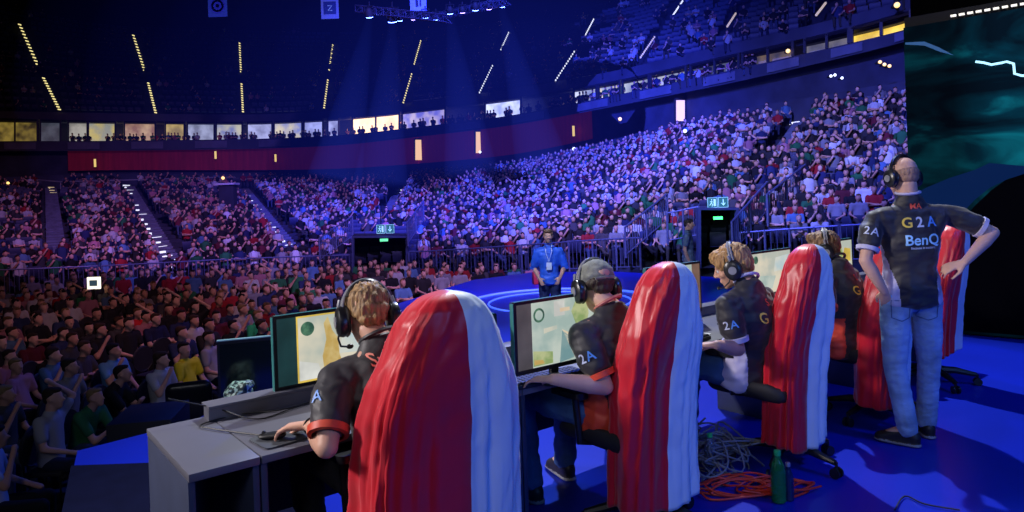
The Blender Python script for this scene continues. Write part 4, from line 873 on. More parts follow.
def monitor(M,label,kind,w=.565,h=.345,group='desk monitors'):
    """M: bottom-left corner of the housing as the player sees it, x along the desk, y away from the player"""
    o=empty('monitor',M=M); tag(o,label,'monitor',group)
    z0=h/2
    bm=bmesh.new(); rp(bm,w,h,.032,.008,Matrix.Translation((w/2,.016,z0))); box(bm,(w/2,.045,z0),(w*.55,.03,h*.55),bev=.01); fin('housing',bm,M_bez,o)
    iw,ih=w-.03,h-.036; x0,zb=.015,.022
    s=[]
    def R_(a,b,c,d,m,y=-.0015): s.append((m,[(x0+iw*a,y,zb+ih*b),(x0+iw*c,y,zb+ih*b),(x0+iw*c,y,zb+ih*d),(x0+iw*a,y,zb+ih*d)]))
    def Pg(pts,m,y=-.0025): s.append((m,[(x0+iw*a,y,zb+ih*b) for a,b in pts]))
    def Ci(cx,cy,r,m,y=-.003,n=20): s.append((m,[(x0+iw*cx+r*iw*math.cos(2*PI*k/n),y,zb+ih*cy+r*iw*math.sin(2*PI*k/n)) for k in range(n)]))
    if kind=='one':
        R_(0,0,.17,1,K_dark); R_(.17,0,.185,1,K_yel); R_(.185,0,1,1,K_cream); R_(.185,.975,1,1,K_yel,-.002); R_(.185,0,1,.03,K_yel,-.002)
        Ci(.27,.80,.062,K_rad); Pg([(.42,.0),(.62,.0),(.56,.35),(.55,.60),(.50,.72),(.46,.95),(.42,.85),(.44,.6),(.40,.35)],K_ochre); Pg([(.56,.35),(1,.3),(1,.75),(.75,.80),(.6,.7)],K_sky); Pg([(.19,.03),(.40,.03),(.36,.25),(.19,.33)],K_white)
    elif kind=='two':
        R_(0,0,.165,1,K_grey); R_(.165,0,1,1,K_pale); Ci(.25,.80,.065,K_rad); Ci(.25,.80,.045,K_pale,-.0035); R_(.43,.74,.56,.98,K_white,-.0025); R_(.5,.80,.62,.86,K_beige,-.0032)
        Pg([(.64,.78),(.70,.95),(.84,1.0),(.86,.7),(.80,.45),(.72,.45)],K_green); Pg([(.52,.52),(.64,.42),(.78,.44),(.96,.30),(.96,.05),(.66,.05)],K_beige); Pg([(.48,.0),(.66,.04),(.64,.36),(.52,.50)],K_teal); Pg([(.17,.02),(.40,.02),(.40,.20),(.17,.26)],K_green,-.002); Pg([(.18,.04),(.3,.04),(.28,.1),(.18,.12)],K_ochre)
        Pg([(.3,.5),(.46,.54),(.46,.60),(.3,.58)],K_cream)
    elif kind=='three':
        R_(0,0,.84,1,K_pale); R_(.84,0,1,1,scr('game_brown_band',(.22,.13,.09),.8)); Pg([(.2,.6),(.5,.62),(.52,.95),(.22,.95)],K_cream); Pg([(.5,.3),(.8,.25),(.8,.8),(.6,.75)],K_white); Pg([(.2,.05),(.55,.05),(.5,.4),(.25,.35)],K_teal); Ci(.12,.82,.06,K_rad); Pg([(.6,.05),(.82,.05),(.82,.18),(.62,.14)],K_cream,-.003)
    elif kind=='four':
        R_(0,0,1,1,K_cream); Pg([(.1,.1),(.5,.1),(.6,.4),(.2,.45)],K_pale); Pg([(.55,.5),(.95,.55),(.95,.9),(.6,.85)],K_sky); Ci(.1,.85,.055,K_rad); Pg([(.6,.0),(.95,.0),(.9,.25),(.7,.3)],K_beige)
    elif kind=='five':
        R_(0,0,1,1,K_cream); Pg([(.3,.35),(.6,.3),(.7,.6),(.65,.9),(.4,.8)],K_green); Pg([(0,0),(1,0),(1,.2),(.5,.3),(0,.22)],K_ochre); Pg([(.65,.45),(.95,.4),(.95,.75),(.75,.8)],K_yel); Ci(.1,.85,.055,K_rad)
    else: R_(0,0,1,1,mat('screen_off',(.006,.010,.012),.12,spec=.7))
    ms=[]; bm=bmesh.new()
    for m,pts in s:
        if m not in ms: ms.append(m)
        f=bm.faces.new([bm.verts.new(p) for p in pts]); f.material_index=ms.index(m)
    me=bpy.data.meshes.new('screen'); bm.to_mesh(me); bm.free(); link('screen',me,o,ms)
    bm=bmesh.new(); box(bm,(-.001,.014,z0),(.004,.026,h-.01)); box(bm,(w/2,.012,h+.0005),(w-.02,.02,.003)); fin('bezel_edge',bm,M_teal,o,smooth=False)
    zt=M.translation.z-.7505
    bm=bmesh.new(); box(bm,(w/2,.06,-zt/2+.06),(.05,.022,zt+.16),bev=.004); fin('stand_neck',bm,M_bez,o)
    bm=bmesh.new(); rp(bm,.25,.19,.012,.05,Matrix.Translation((w/2,.03,-zt+.008))@Matrix.Rotation(PI/2,4,'X')); fin('stand_foot',bm,M_bez,o)
    return o
def place(i,x,y,z,yaw=0): return stn(i)@Matrix.Translation((x,y,z))@Matrix.Rotation(yaw,4,'Z')
q1=lp(0,275.5,393,.81); q2=lp(1,516,377,.82)
monitor(place(0,q1.x,q1.y,.81),'lit monitor with sandy game picture and dark left band in front of the nearest player','one')
monitor(place(1,q2.x,q2.y,.82,-.02),'lit monitor with grey band, radar circle and crates in front of the grey-capped player','two')
monitor(place(2,-.40,.775,.83,.0),'lit monitor with pale game picture left of the golden-haired player','three')
monitor(place(3,-.46,.775,.84,.0),'cream-coloured lit monitor showing between the golden-haired player and his chair','four')
monitor(place(4,-.62,.80,.85,.0),'green and cream lit monitor just right of the farthest seated player','five')
# dark second monitors behind the desks
o=monitor(place(1,q2.x-.54,q2.y+.08,.775,.0),'switched-off black monitor between the white cover and the second lit screen','off',w=.5,h=.34)
# floor screen behind the first desk
o=empty('floor_screen',M=Matrix.Translation((-2.43,5.75,0))@Matrix.Rotation(math.radians(20),4,'Z'),label='dark switched-off flat screen standing on the stage floor behind the first desk',cat='screen')
bm=bmesh.new(); rp(bm,.66,.50,.05,.01,Matrix.Translation((.30,0,.32))); fin('housing',bm,M_bez,o); bm=bmesh.new(); box(bm,(.30,-.027,.32),(.62,.004,.45)); fin('panel',bm,mat('floor_screen_glass',(.004,.009,.010),.15,spec=.6),o); bm=bmesh.new(); box(bm,(.30,-.0,.575),(.66,.05,.008)); fin('top_edge',bm,mat('pale_teal_edge',(.25,.45,.45),.4),o)
bm=bmesh.new(); box(bm,(.30,.02,.04),(.4,.22,.08),bev=.01); fin('stand_foot',bm,M_bez,o)
# speckled bundle
o=empty('speckled_bundle',M=Matrix.Translation((-2.18,5.45,0)),label='speckled green and white rounded bundle in front of the dark floor screen',cat='bag')
m=mat('speckle',(.05,.12,.09),.5,var=.9,scale=38); rr=[n for n in m.node_tree.nodes if n.type=='VALTORGB'][0]; rr.color_ramp.elements[0].color=(.01,.03,.03,1); rr.color_ramp.elements[1].color=(.35,.55,.45,1); rr.color_ramp.elements[0].position=.48; rr.color_ramp.elements[1].position=.56
blob('bundle_body',[hull(0,E((0,0,.10),(.13,.11,.10)),E((0,0,.22),(.11,.10,.09))),hull(0,E((.05,0,.28),(.07,.07,.04)))],[m],o,.012,4,wrinkle(.012,18))
# keyboards and mice
M_key=mat('keyboard_black',(.012,.012,.014),.45); M_keyc=mat('keycap',(.03,.03,.034),.4)
def keyboard(M,label):
    o=empty('keyboard',M=M); tag(o,label,'keyboard','keyboards on the desks')
    bm=bmesh.new(); box(bm,(0,0,.011),(.44,.15,.020),bev=.004); fin('case',bm,M_key,o)
    bm=bmesh.new()
    for r in range(5):
        for c in range(16):
            if r==0 and 4<c<10: continue
            box(bm,(-.203+c*.027,-.052+r*.025,.026),(.022,.020,.012))
    box(bm,(-.01,-.052,.026),(.13,.02,.012)); k=fin('keycaps',bm,M_keyc,o,smooth=False); k['kind']='stuff'; return o
def mouse(M,label):
    o=empty('mouse',M=M); tag(o,label,'mouse','computer mice')
    blob('mouse_shell',[hull(0,E((0,-.025,.014),(.028,.03,.014)),E((0,.03,.010),(.026,.028,.011)))],[M_key],o,.004,3)
    bm=bmesh.new(); tube(bm,[(-.004,.034,.024),(.004,.034,.024)],.007,10); fin('scroll_wheel',bm,M_keyc,o)
keyboard(place(0,-.02,.60,.752,.0),'black keyboard in front of the nearest player'); keyboard(place(1,h2.x+.12,h2.y+.085,.752,-.12),'black keyboard under the hand of the grey-capped player'); keyboard(place(2,h3.x+.14,h3.y+.26,.752),'black keyboard in front of the golden-haired player'); keyboard(place(3,-.2,.56,.752),'black keyboard in front of the farthest seated player')
mouse(place(0,h1.x-.045,h1.y+.035,.7585,.85),'black mouse under the hand of the nearest player'); mouse(place(2,.28,.55,.7585),'black mouse right of the golden-haired player\'s keyboard')
def pad(M,w,d,label):
    bm=bmesh.new(); rp(bm,w,d,.005,.02,Matrix.Rotation(PI/2,4,'X')); o=fin('mouse_pad',bm,mat('pad_cloth',(.05,.055,.07),.9)); o.matrix_world=M; tag(o,label,'mouse pad','mouse pads')
pad(place(0,h1.x-.01,h1.y+.03,.7545,.1),.20,.17,'dark mouse pad under the nearest player\'s hand')
pad(place(2,.28,.55,.7545),.25,.22,'dark mouse pad on the golden-haired player\'s desk')
# drink can, small black and yellow triangle sign
o=empty('table_marker',M=place(2,-.56,.56,.7525,.1),label='small black folded card with a yellow triangle on the golden-haired player\'s desk',cat='card')
bm=bmesh.new(); v=[bm.verts.new(p) for p in [(-.06,-.04,0),(.06,-.04,0),(.06,.04,0),(-.06,.04,0),(0,0,.10)]]
for f in ((0,1,4),(1,2,4),(2,3,4),(3,0,4),(0,1,2,3)): bm.faces.new([v[i] for i in f])
fin('card',bm,M_black,o,smooth=False); bm=bmesh.new(); f=bm.faces.new([bm.verts.new(p) for p in [(-.028,-.036,.014),(.028,-.036,.014),(0,-.0185,.055)]]); fin('yellow_triangle',bm,L_yel,o,smooth=False)
# paper on the white part of the desk of player three
bm=bmesh.new(); box(bm,(0,0,.0012),(.21,.297,.002)); o=fin('paper_sheet',bm,mat('paper',(.7,.72,.78),.8)); o.matrix_world=place(2,-.28,.60,.7525,.3); tag(o,'white sheet of paper beside the keyboard of the golden-haired player','paper')
# cables on the desk
M_cab=mat('black_cable',(.01,.01,.012),.5)
def cable(nm,pts,r,m,label,grp=None,n=6):
    P=[Vector(p) for p in pts]; out=[]
    for i in range(len(P)-1):
        p0,p1,p2,p3=P[max(i-1,0)],P[i],P[i+1],P[min(i+2,len(P)-1)]
        for k in range(n):
            t=k/n; out.append(.5*((2*p1)+(p2-p0)*t+(2*p0-5*p1+4*p2-p3)*t*t+(3*p1-p0-3*p2+p3)*t**3))
    out.append(P[-1]); bm=bmesh.new(); tube(bm,out,r,6); return tag(fin(nm,bm,m),label,'cable',grp)
def dk(x,y,z=.757): return S0M@Vector((x,y,z))
cable('cable',[dk(h1.x-.05,h1.y+.08),dk(-.60,.80),dk(-.62,.90),dk(-.45,.93),dk(-.30,.86),dk(-.1,.9)],.003,M_cab,'black mouse cable looping over the desk to the nearest monitor','cables on the desks')
cable('cable',[dk(-.72,1.02,.86),dk(-.55,.95,.80),dk(-.42,.80),dk(-.20,.86),dk(.05,.80),dk(.22,.9)],.003,M_cab,'black cable drooping from the grey shelf behind the nearest monitor','cables on the desks')
cable('cable',[dk(.50,.92),dk(.62,.78),dk(.72,.90),dk(.60,.97),dk(.78,.86),dk(.9,.98)],.004,M_cab,'tangled black cable on the desk left of the second lit monitor','cables on the desks')
cable('cable',[dk(.46,.84),dk(.58,.9),dk(.66,.76),dk(.75,.83),dk(.85,.75),dk(.80,.68)],.004,M_cab,'second tangled black cable left of the second lit monitor','cables on the desks')
cable('cable',[dk(2.0,.5),dk(2.1,.62),dk(2.25,.7),dk(2.15,.85),dk(2.4,.92)],.004,M_cab,'black cable on the desk of the golden-haired player','cables on the desks')
# ================================================================ gaming chairs
M_cr=mat('cover_red_satin',(.62,.006,.022),.38,var=.12,scale=3,sheen=.3,bump=.18,bscale=7); M_cw=mat('cover_white_satin',(.78,.86,.94),.38,var=.05,scale=3,sheen=.2,bump=.18,bscale=7); M_plast=mat('chair_plastic',(.012,.012,.016),.35)
M_seatc=mat('chair_seat_fabric',(.015,.015,.02),.8)
def chair(M,label,cover=True,wk=1.0,hem=.22,seed=0,split=0,hemw=None,arm=True,dk_=1.0,flare=1.0):
    o=empty('gaming_chair',M=M); tag(o,label,'chair','covered gaming chairs in a row' if cover else None)
    cy=.14
    bm=bmesh.new(); tube(bm,[(0,cy,.11),(0,cy,.40)],.028,12); tube(bm,[(0,cy,.08),(0,cy,.24)],.042,12); fin('gas_column',bm,M_plast,o)
    for k in range(5):
        a=2*PI*k/5+.35+seed*.9; d=Vector((math.cos(a),math.sin(a),0)); c=Vector((0,cy,0))
        bm=bmesh.new(); P=[c+Vector((0,0,.115)),c+d*.16+Vector((0,0,.115)),c+d*.31+Vector((0,0,.085))]; tube(bm,P,[.034,.027,.017],8); l=fin('leg',bm,M_plast,o)
        bm=bmesh.new(); s=Vector((-d.y,d.x,0)); q=c+d*.315; tube(bm,[q+Vector((0,0,.09)),q+Vector((0,0,.05))],.010,6)
        for sg in (-1,1): tube(bm,[q+s*sg*.012+Vector((0,0,.030)),q+s*sg*.026+Vector((0,0,.030))],.030,14)
        fin('caster',bm,M_plast,l)
    bm=bmesh.new(); box(bm,(0,cy+.05,.405),(.28,.30,.03),bev=.01); fin('seat_plate',bm,M_plast,o)
    blob('seat',[hull(0,E((-.19,.06,.46),(.06,.06,.05)),E((.19,.06,.46),(.06,.06,.05)),E((.17,.48,.455),(.07,.07,.045)),E((-.17,.48,.455),(.07,.07,.045))),hull(0,E((-.23,.10,.49),(.03,.04,.035)),E((-.23,.44,.485),(.03,.05,.035))),hull(0,E((.23,.10,.49),(.03,.04,.035)),E((.23,.44,.485),(.03,.05,.035)))],[M_seatc],o,.02,4)
    bt=1.25
    blob('backrest',[hull(0,E((-.12,.08,.60),(.05,.04,.06)),E((.12,.08,.60),(.05,.04,.06)),E((.11,.01,.95),(.05,.04,.06)),E((-.11,.01,.95),(.05,.04,.06))),hull(0,E((-.10,.01,.95),(.05,.04,.06)),E((.10,.01,.95),(.05,.04,.06)),E((.045,-.05,bt-.03),(.035,.03,.04)),E((-.045,-.05,bt-.03),(.035,.03,.04))),hull(0,E((-.14,.02,.80),(.04,.04,.05)),E((-.14,.0,1.0),(.04,.04,.05))),hull(0,E((.14,.02,.80),(.04,.04,.05)),E((.14,.0,1.0),(.04,.04,.05))),hull(0,E((-.1,.1,.5),(.03,.03,.04)),E((-.1,.06,.62),(.03,.03,.04))),hull(0,E((.1,.1,.5),(.03,.03,.04)),E((.1,.06,.62),(.03,.03,.04)))],[M_seatc],o,.02,4)
    if arm:
        for s in (-1,1):
            bm=bmesh.new(); tube(bm,[(s*.20,.30,.43),(s*.275,.31,.44),(s*.28,.33,.66)],.018,8); a=fin('armrest_post',bm,M_plast,o)
            bm=bmesh.new(); rp(bm,.085,.23,.03,.04,Matrix.Translation((s*.28,.37,.68))@Matrix.Rotation(PI/2,4,'X')); fin('armrest_pad',bm,M_plast,a)
    if cover:
        NA,NZ=120,90; H=1.325; prof=[(0,.02),(.006,.05),(.02,.085),(.05,.118),(.10,.150),(.17,.178),(.25,.205),(.33,.228),(.42,.240),(.55,.240),(.75,.238),(.95,.245),(1.2,.258)]
        zs=[p[0] for p in prof]; ws=[p[1] for p in prof]; bm=bmesh.new(); rings=[]
        for j in range(NZ+1):
            t=(j/NZ); t=t*t*.35+t*.65; drop=t*(H-hem)
            w=float(np.interp(drop,zs,ws))*wk; b=min(.125*dk_,.018+float(np.interp(drop,[0,.02,.06,.14,.4,1.1],[.018,.05,.078,.095,.115,.135]))*dk_*.92); cyy=float(np.interp(drop,[0,.3,.6,.9,1.2],[-.055,-.01,.05,.075,.085])); w*=1+(flare-1)*min(1,max(0,drop-.2)/.5); ring=[]
            for k in range(NA):
                a=2*PI*k/NA-PI/2; ca,sa=math.cos(a),math.sin(a); ex=.72
                x=w*math.copysign(abs(ca)**ex,ca); y=b*math.copysign(abs(sa)**ex,sa)
                fa=min(1,drop/.5)**1.5; fold=.030*fa*nz(Vector((ca*2.1,sa*2.1,drop*.55)),o=seed*3.1+1)+.012*fa*(1-2*abs(nz(Vector((ca*4.2,sa*4.2,drop*.9+ca*.5)),o=seed+4))*2)
                di=.009*min(1,drop/.10)*math.exp(-drop*1.2)*(1-2.4*abs(nz(Vector((ca*1.8+drop*3,sa*1.8-drop*2,drop*6+ca*4)),o=seed*7.7)))+.004*nz(Vector((ca*5+drop*4,sa*5,drop*14+sa*5)),o=seed*5)
                r=1+(fold+di)/max(.10,math.hypot(x,y))
                z=H-drop+(.018*math.sin(a*2+seed)+.012*nz(Vector((ca*3,sa*3,seed))) )*max(0,(t-.85)/.15)
                if hemw is not None: z+=(hemw*max(0,ca))*max(0,(t-.5)/.5)
                ring.append(bm.verts.new((x*r,cyy+y*r,z)))
            rings.append(ring)
        top=bm.verts.new((0,-.055,H+.003)); k0=split
        red=lambda k: not (k0<=((k+30)%NA)-30<NA//2-6)
        for k in range(NA): f=bm.faces.new((rings[0][k],rings[0][(k+1)%NA],top)); f.material_index=0 if red(k) else 1
        for j in range(NZ):
            for k in range(NA): f=bm.faces.new((rings[j][k],rings[j][(k+1)%NA],rings[j+1][(k+1)%NA],rings[j+1][k])); f.material_index=0 if red(k) else 1
        c=fin('cover',bm,[M_cr,M_cw],o,ang=180); so=c.modifiers.new('thick','SOLIDIFY'); so.thickness=.004
    return o
chair(stn(0,-.10,.0,.0),'gaming chair under a red and white satin cover behind the nearest player',wk=1.16,hem=.20,seed=0,split=1,dk_=1.2,flare=1.16)
chair(stn(1,.0,.02,-.01),'gaming chair under a red and white satin cover behind the grey-capped player',wk=.98,hem=.16,seed=1,split=-2)
chair(stn(2,.02,.03,-.04),'gaming chair under a red and white satin cover behind the golden-haired player',wk=.90,hem=.15,seed=2,split=-4,hemw=.04)
chair(stn(3,-.02,-.0,-.02),'gaming chair under a red cover left of the standing man',wk=.95,hem=.14,seed=3,split=4)
chair(stn(4,.05,.0,.05),'empty gaming chair under a red and white cover, mostly hidden behind the standing man',wk=.95,hem=.28,seed=4,split=-4)
g=chair(Matrix.Translation((-4.05,8.6,FLOORZ))@Matrix.Rotation(math.radians(200),4,'Z'),'black high-backed chair standing on the arena floor beside the stage',cover=False,seed=5,arm=False)
bm=bmesh.new(); [box(bm,(0,0,0),(.1,.1,.1))]; bm.free()
# black bag-like shell over that chair's back
blob('chair_back_shell',[hull(0,E((-.20,-.02,.80),(.07,.06,.08)),E((.20,-.02,.80),(.07,.06,.08)),E((.19,-.03,1.18),(.08,.06,.09)),E((-.19,-.03,1.18),(.08,.06,.09)))],[mat('glossy_black_vinyl',(.006,.008,.012),.3)],g,.02,5)
# ================================================================ floor clutter: cables and bottles
M_gc=mat('grey_cable',(.16,.17,.22),.5); M_rc=mat('red_cable',(.75,.05,.03),.45)
rr=random.Random(3); base=at_z(722,478,0)
for k in range(8):
    pts=[]; a0=rr.uniform(0,6); cx,cy=base.x+rr.uniform(-.22,.10),base.y+rr.uniform(-.05,.35)
    for i in range(14): a=a0+i*rr.uniform(.7,1.3); r=rr.uniform(.08,.24); pts.append((cx+r*math.cos(a)*1.1,cy+r*math.sin(a)*.9,.008+max(0,rr.uniform(-.06,.22))))
    cable('cable',pts,.0055,M_gc,'grey cable coiled in the heap on the stage floor','tangled grey cables in the heap on the stage',n=5)
base=at_z(742,489,0)
for k in range(6):
    pts=[]; a0=rr.uniform(0,6); cx,cy=base.x+rr.uniform(-.16,.22),base.y+rr.uniform(-.07,.10); r0=rr.uniform(.10,.2)
    for i in range(12): a=a0+i*.75; r=r0*rr.uniform(.7,1.15); pts.append((cx+r*math.cos(a)*1.25+i*.006,cy+r*math.sin(a)*.55,.008+rr.uniform(0,.04)))
    cable('cable',pts,.006,M_rc,'red cable looped on the blue floor beside the grey cable heap','looped red cables on the stage floor',n=5)
def pil(px,py): return at_z(px,py,0)
cable('cable',[pil(690,492)+Vector((0,0,.01)),pil(735,498)+Vector((0,0,.01)),pil(765,488)+Vector((0,0,.02)),pil(800,482)+Vector((0,0,.01)),pil(809,492)+Vector((0,0,.01)),pil(790,500)+Vector((0,0,.01))],.006,M_rc,'red cable stretching right past the green bottle')
cable('cable',[pil(895,512)+Vector((0,0,.01)),pil(905,498)+Vector((0,0,.01)),pil(925,506)+Vector((0,0,.01)),pil(960,512)+Vector((0,0,.01))],.004,M_cab,'thin black cable on the blue floor at the bottom right')
def bottle(px,py,h,m,cap,label,liquid=True):
    c=at_z(px,py,0); o=empty('plastic_bottle',c,label=label,cat='bottle'); k=h/.24
    prof=[(.02,0),(.030,.004),(.033,.015),(.031,.03),(.033,.045),(.033,.08),(.0305,.09),(.0305,.11),(.033,.12),(.033,.145),(.028,.170),(.018,.195),(.013,.208),(.013,.222)]
    bm=bmesh.new(); lathe(bm,[(r*k,z*k) for r,z in prof],(0,0,0),24); fin('bottle_body',bm,m,o)
    bm=bmesh.new(); lathe(bm,[(.015*k,.216*k),(.0155*k,.219*k),(.0155*k,.238*k),(.013*k,.24*k)],(0,0,0),20); fin('cap',bm,cap,o)
    bm=bmesh.new(); lathe(bm,[(.0335*k,.09*k),(.0335*k,.125*k),(.0325*k,.125*k),(.0325*k,.09*k)],(0,0,0),24); fin('label_band',bm,m,o)
M_gb=mat('green_bottle_plastic',(.02,.35,.10),.12,trans=.55,spec=.6); M_gcap=mat('green_cap',(.03,.5,.15),.4); M_cb=mat('clear_bottle_plastic',(.35,.45,.75),.1,trans=.75); M_db=mat('dark_blue_bottle',(.01,.03,.15),.12,trans=.3,spec=.7)
bottle(779,502,.275,M_gb,M_gcap,'tall green plastic bottle standing on the blue floor beside the red cables')
bottle(711,474,.24,M_cb,M_gcap,'clear bottle with a green cap in the grey cable heap')
bottle(789,500,.20,M_db,mat('silver_cap',(.6,.6,.65),.3,metal=.6),'dark blue-tinted bottle just right of the green bottle')
# ================================================================ the spectators
SK=objcol('spectator_skin',.6,rand=[(.55,.30,.22),(.60,.34,.25),(.50,.26,.18),(.62,.37,.28)]); HR=objcol('spectator_hair',.8,rand=[(.02,.012,.008),(.05,.028,.015),(.012,.01,.01),(.12,.07,.03),(.03,.02,.012),(.22,.14,.06)])
SH=objcol('spectator_shirt',.85); TR=objcol('spectator_trousers',.85,rand=[(.02,.025,.05),(.01,.01,.012),(.04,.06,.12),(.05,.045,.04),(.02,.02,.025)])
def spec_J(v):
    J=dict(pelvis=(0,0,.52),chest=(0,-.03,.86),neck=(0,.0,1.06),head=(0,.045,1.20),yaw=0,pitch=0,
      shL=(-.18,-.01,.99),shR=(.18,-.01,.99),elL=(-.24,.06,.72),elR=(.24,.06,.72),wrL=(-.13,.30,.64),wrR=(.13,.30,.64),
      hipL=(-.09,.03,.50),hipR=(.09,.03,.50),knL=(-.14,.44,.50),knR=(.14,.44,.50),anL=(-.13,.44,.08),anR=(.13,.44,.08),toL=(-.15,.58,.035),toR=(.15,.58,.035))
    if v==1: J.update(wrL=(.10,.20,.80),wrR=(-.10,.22,.76),elL=(-.22,.12,.74),elR=(.22,.12,.74))                      # arms folded
    if v==2: J.update(neck=(0,.16,1.0),head=(0,.24,1.12),chest=(0,.07,.82),shL=(-.18,.14,.93),shR=(.18,.14,.93),elL=(-.17,.34,.62),elR=(.17,.34,.62),wrL=(-.03,.42,.72),wrR=(.03,.42,.72),pitch=.1)   # leaning on knees
    if v==3: J.update(elR=(.23,.16,.76),wrR=(.07,.19,1.00),head=(.02,.05,1.195),tilt=.12,yaw=.25)                     # hand at chin
    if v==4: J.update(neck=(0,-.06,1.05),head=(0,-.04,1.19),chest=(0,-.08,.86),pelvis=(0,.06,.52),yaw=-.35,knL=(-.16,.5,.48),knR=(.10,.50,.56),anR=(-.02,.62,.36),toR=(-.06,.76,.40))   # legs crossed, slouched
    if v==5: J.update(elL=(-.33,.05,1.15),wrL=(-.10,-.02,1.34),yaw=.1)                                              # hand on head
    return J
VDESC=['hands on knees','arms folded','leaning forward on the knees','one hand at the chin','slouched with legs crossed','one hand raised to the head']
def spec_prims(J,part=None):
    hc=Vector(J['head']); Mh=Matrix.Translation(hc)@Matrix.Rotation(J.get('yaw',0),4,'Z')@Matrix.Rotation(J.get('pitch',0),4,'X')@Matrix.Rotation(J.get('tilt',0),4,'Y')
    S=[hull(0,E((0,-.014,.03),(.078,.096,.088))),hull(0,E((0,.03,-.03),(.06,.06,.06)),E((0,.05,-.085),(.03,.035,.03))),hull(0,E((0,.105,-.01),(.016,.018,.022))),hull(0,E((-.08,0,0),(.012,.02,.03))),hull(0,E((.08,0,0),(.012,.02,.03)))]
    S=xf(S,Mh); b=Mh@Vector((0,-.03,-.06)); S.append(hull(0,E(b,.056),E(Vector(J['neck'])-Vector((0,0,.03)),.062)))
    for s in 'LR':
        sh,el,wr=[Vector(J[k+s]) for k in ('sh','el','wr')]; d=(wr-el).normalized(); S+=[hull(0,E(sh.lerp(el,.5),.045),E(el,.04)),hull(0,E(el,.040),E(wr,.028)),hull(0,E(wr,.03),E(wr+d*.10,(.04,.03,.03)))]
    Hh=xf([hull(1,E((0,-.036,.056),(.083,.090,.078))),hull(1,E((0,.02,.098),(.06,.06,.028))),hull(1,E((0,-.065,.0),(.07,.045,.06)))],Mh)
    C,_=torso_prims(2,J,.012)
    for s in 'LR':
        sh,el=Vector(J['sh'+s]),Vector(J['el'+s]); C.append(hull(2,E(sh,.070),E(sh.lerp(el,.62),.062)))
    T=[hull(3,E(Vector(J['pelvis'])-Vector((0,0,.02)),(.17,.13,.08)))]
    for s in 'LR':
        hp,kn,an,to=[Vector(J[k+s]) for k in ('hip','kn','an','to')]; T+=[hull(3,E(hp,.09),E(kn,.068)),hull(3,E(kn,.066),E(an,.052)),hull(3,E(Vector((an.x,an.y,to.z+.02)),(.05,.05,.045)),E(to,(.05,.05,.032)))]
    return S,Hh,C,T
protos=[];protoP=[]
for v in range(6):
    S,Hh,C,T=spec_prims(spec_J(v))
    o=blob('seated_spectator',S+Hh+C+T,[SK,HR,SH,TR],None,.024,3,ntag=4); protos.append(o.data); bpy.data.objects.remove(o)
    q=[]
    tp,_=torso_prims(0,spec_J(v),-.01); J=spec_J(v); lg=[]
    for s in 'LR':
        hp,kn,an,to=[Vector(J[k+s]) for k in ('hip','kn','an','to')]; lg+=[hull(0,E(hp,.07),E(kn,.05)),hull(0,E(kn,.05),E(an,.04))]
    for nm,pr,m,vx in (('body',S+tp+lg,SK,.018),('hair',Hh,HR,.014),('shirt',C,SH,.018),('trousers',T,TR,.02)):
        pr=[(0,es) for t,es in pr]; o=blob(nm,pr,[m],None,vx,3); q.append((nm,o.data)); bpy.data.objects.remove(o)
    protoP.append(q)
SHC=[('black',(.012,.012,.016)),('black',(.016,.016,.02)),('black',(.010,.010,.014)),('black',(.02,.018,.02)),('dark grey',(.045,.045,.05)),('dark grey',(.03,.03,.036)),('navy blue',(.015,.02,.07)),('navy blue',(.02,.03,.09)),('white',(.50,.50,.52)),('white',(.36,.36,.38)),('light grey',(.20,.20,.22)),('red',(.26,.015,.02)),('maroon',(.10,.014,.025)),('sky blue',(.07,.15,.28)),('green',(.02,.12,.05)),('pink',(.35,.15,.19)),('black',(.012,.012,.014)),('dark grey',(.05,.045,.05))]
def inside(p,poly):
    c=False; n=len(poly); j=n-1
    for i in range(n):
        if (poly[i][1]>p[1])!=(poly[j][1]>p[1]) and p[0]<(poly[j][0]-poly[i][0])*(p[1]-poly[i][1])/(poly[j][1]-poly[i][1])+poly[i][0]: c=not c
        j=i
    return c
def dist_poly(p,poly):
    b=9e9; P=Vector((p[0],p[1]))
    for i in range(len(poly)):
        a,c=Vector(poly[i]),Vector(poly[(i+1)%len(poly)]); t=max(0,min(1,(P-a).dot(c-a)/max(1e-9,(c-a).length_squared))); b=min(b,(P-a.lerp(c,t)).length)
    return b
ST2=[(x,y) for x,y in STAGE[:-2]]+DECK+[STAGE[-1]]; FOC=Vector((4.0,9.0))
BL2=[(p.x,p.y) for p in BL]; AREN=BL2+[(6,6),(-30,-6)]
RS=random.Random(5)
seatpos=[]
for k in range(34):
    r=7.6+k*.93; n=int(2*PI*r/.60)
    for i in range(n):
        a=2*PI*(i+.5*(k%2))/n; p=(FOC.x+r*math.cos(a),FOC.y+r*math.sin(a))
        if p[1]<4.2 or p[0]>3.5: continue
        if inside(p,ST2) or dist_poly(p,ST2)<(1.0 if p[1]>7 else 1.3): continue
        if not inside(p,AREN) or dist_poly(p,BL2)<1.0: continue
        px,py=proj((p[0],p[1],FLOORZ+1.2))
        if px<-60 or px>760: continue
        if p[1]<8.4 and p[0]>-5.0: continue
        if abs(a*r%7.2-3.6)<.35 and k>3: continue
        seatpos.append((p[0],p[1],math.atan2(FOC.y-p[1],FOC.x-p[0])-PI/2,px,py,k))
seatpos.sort(key=lambda s:Vector((s[0],s[1],0)).length)
EMP=[(135,368),(120,372),(152,352),(92,322),(74,324),(170,343),(112,392),(64,402)]
emp3=[at_z(px,py,FLOORZ+.85) for px,py in EMP]
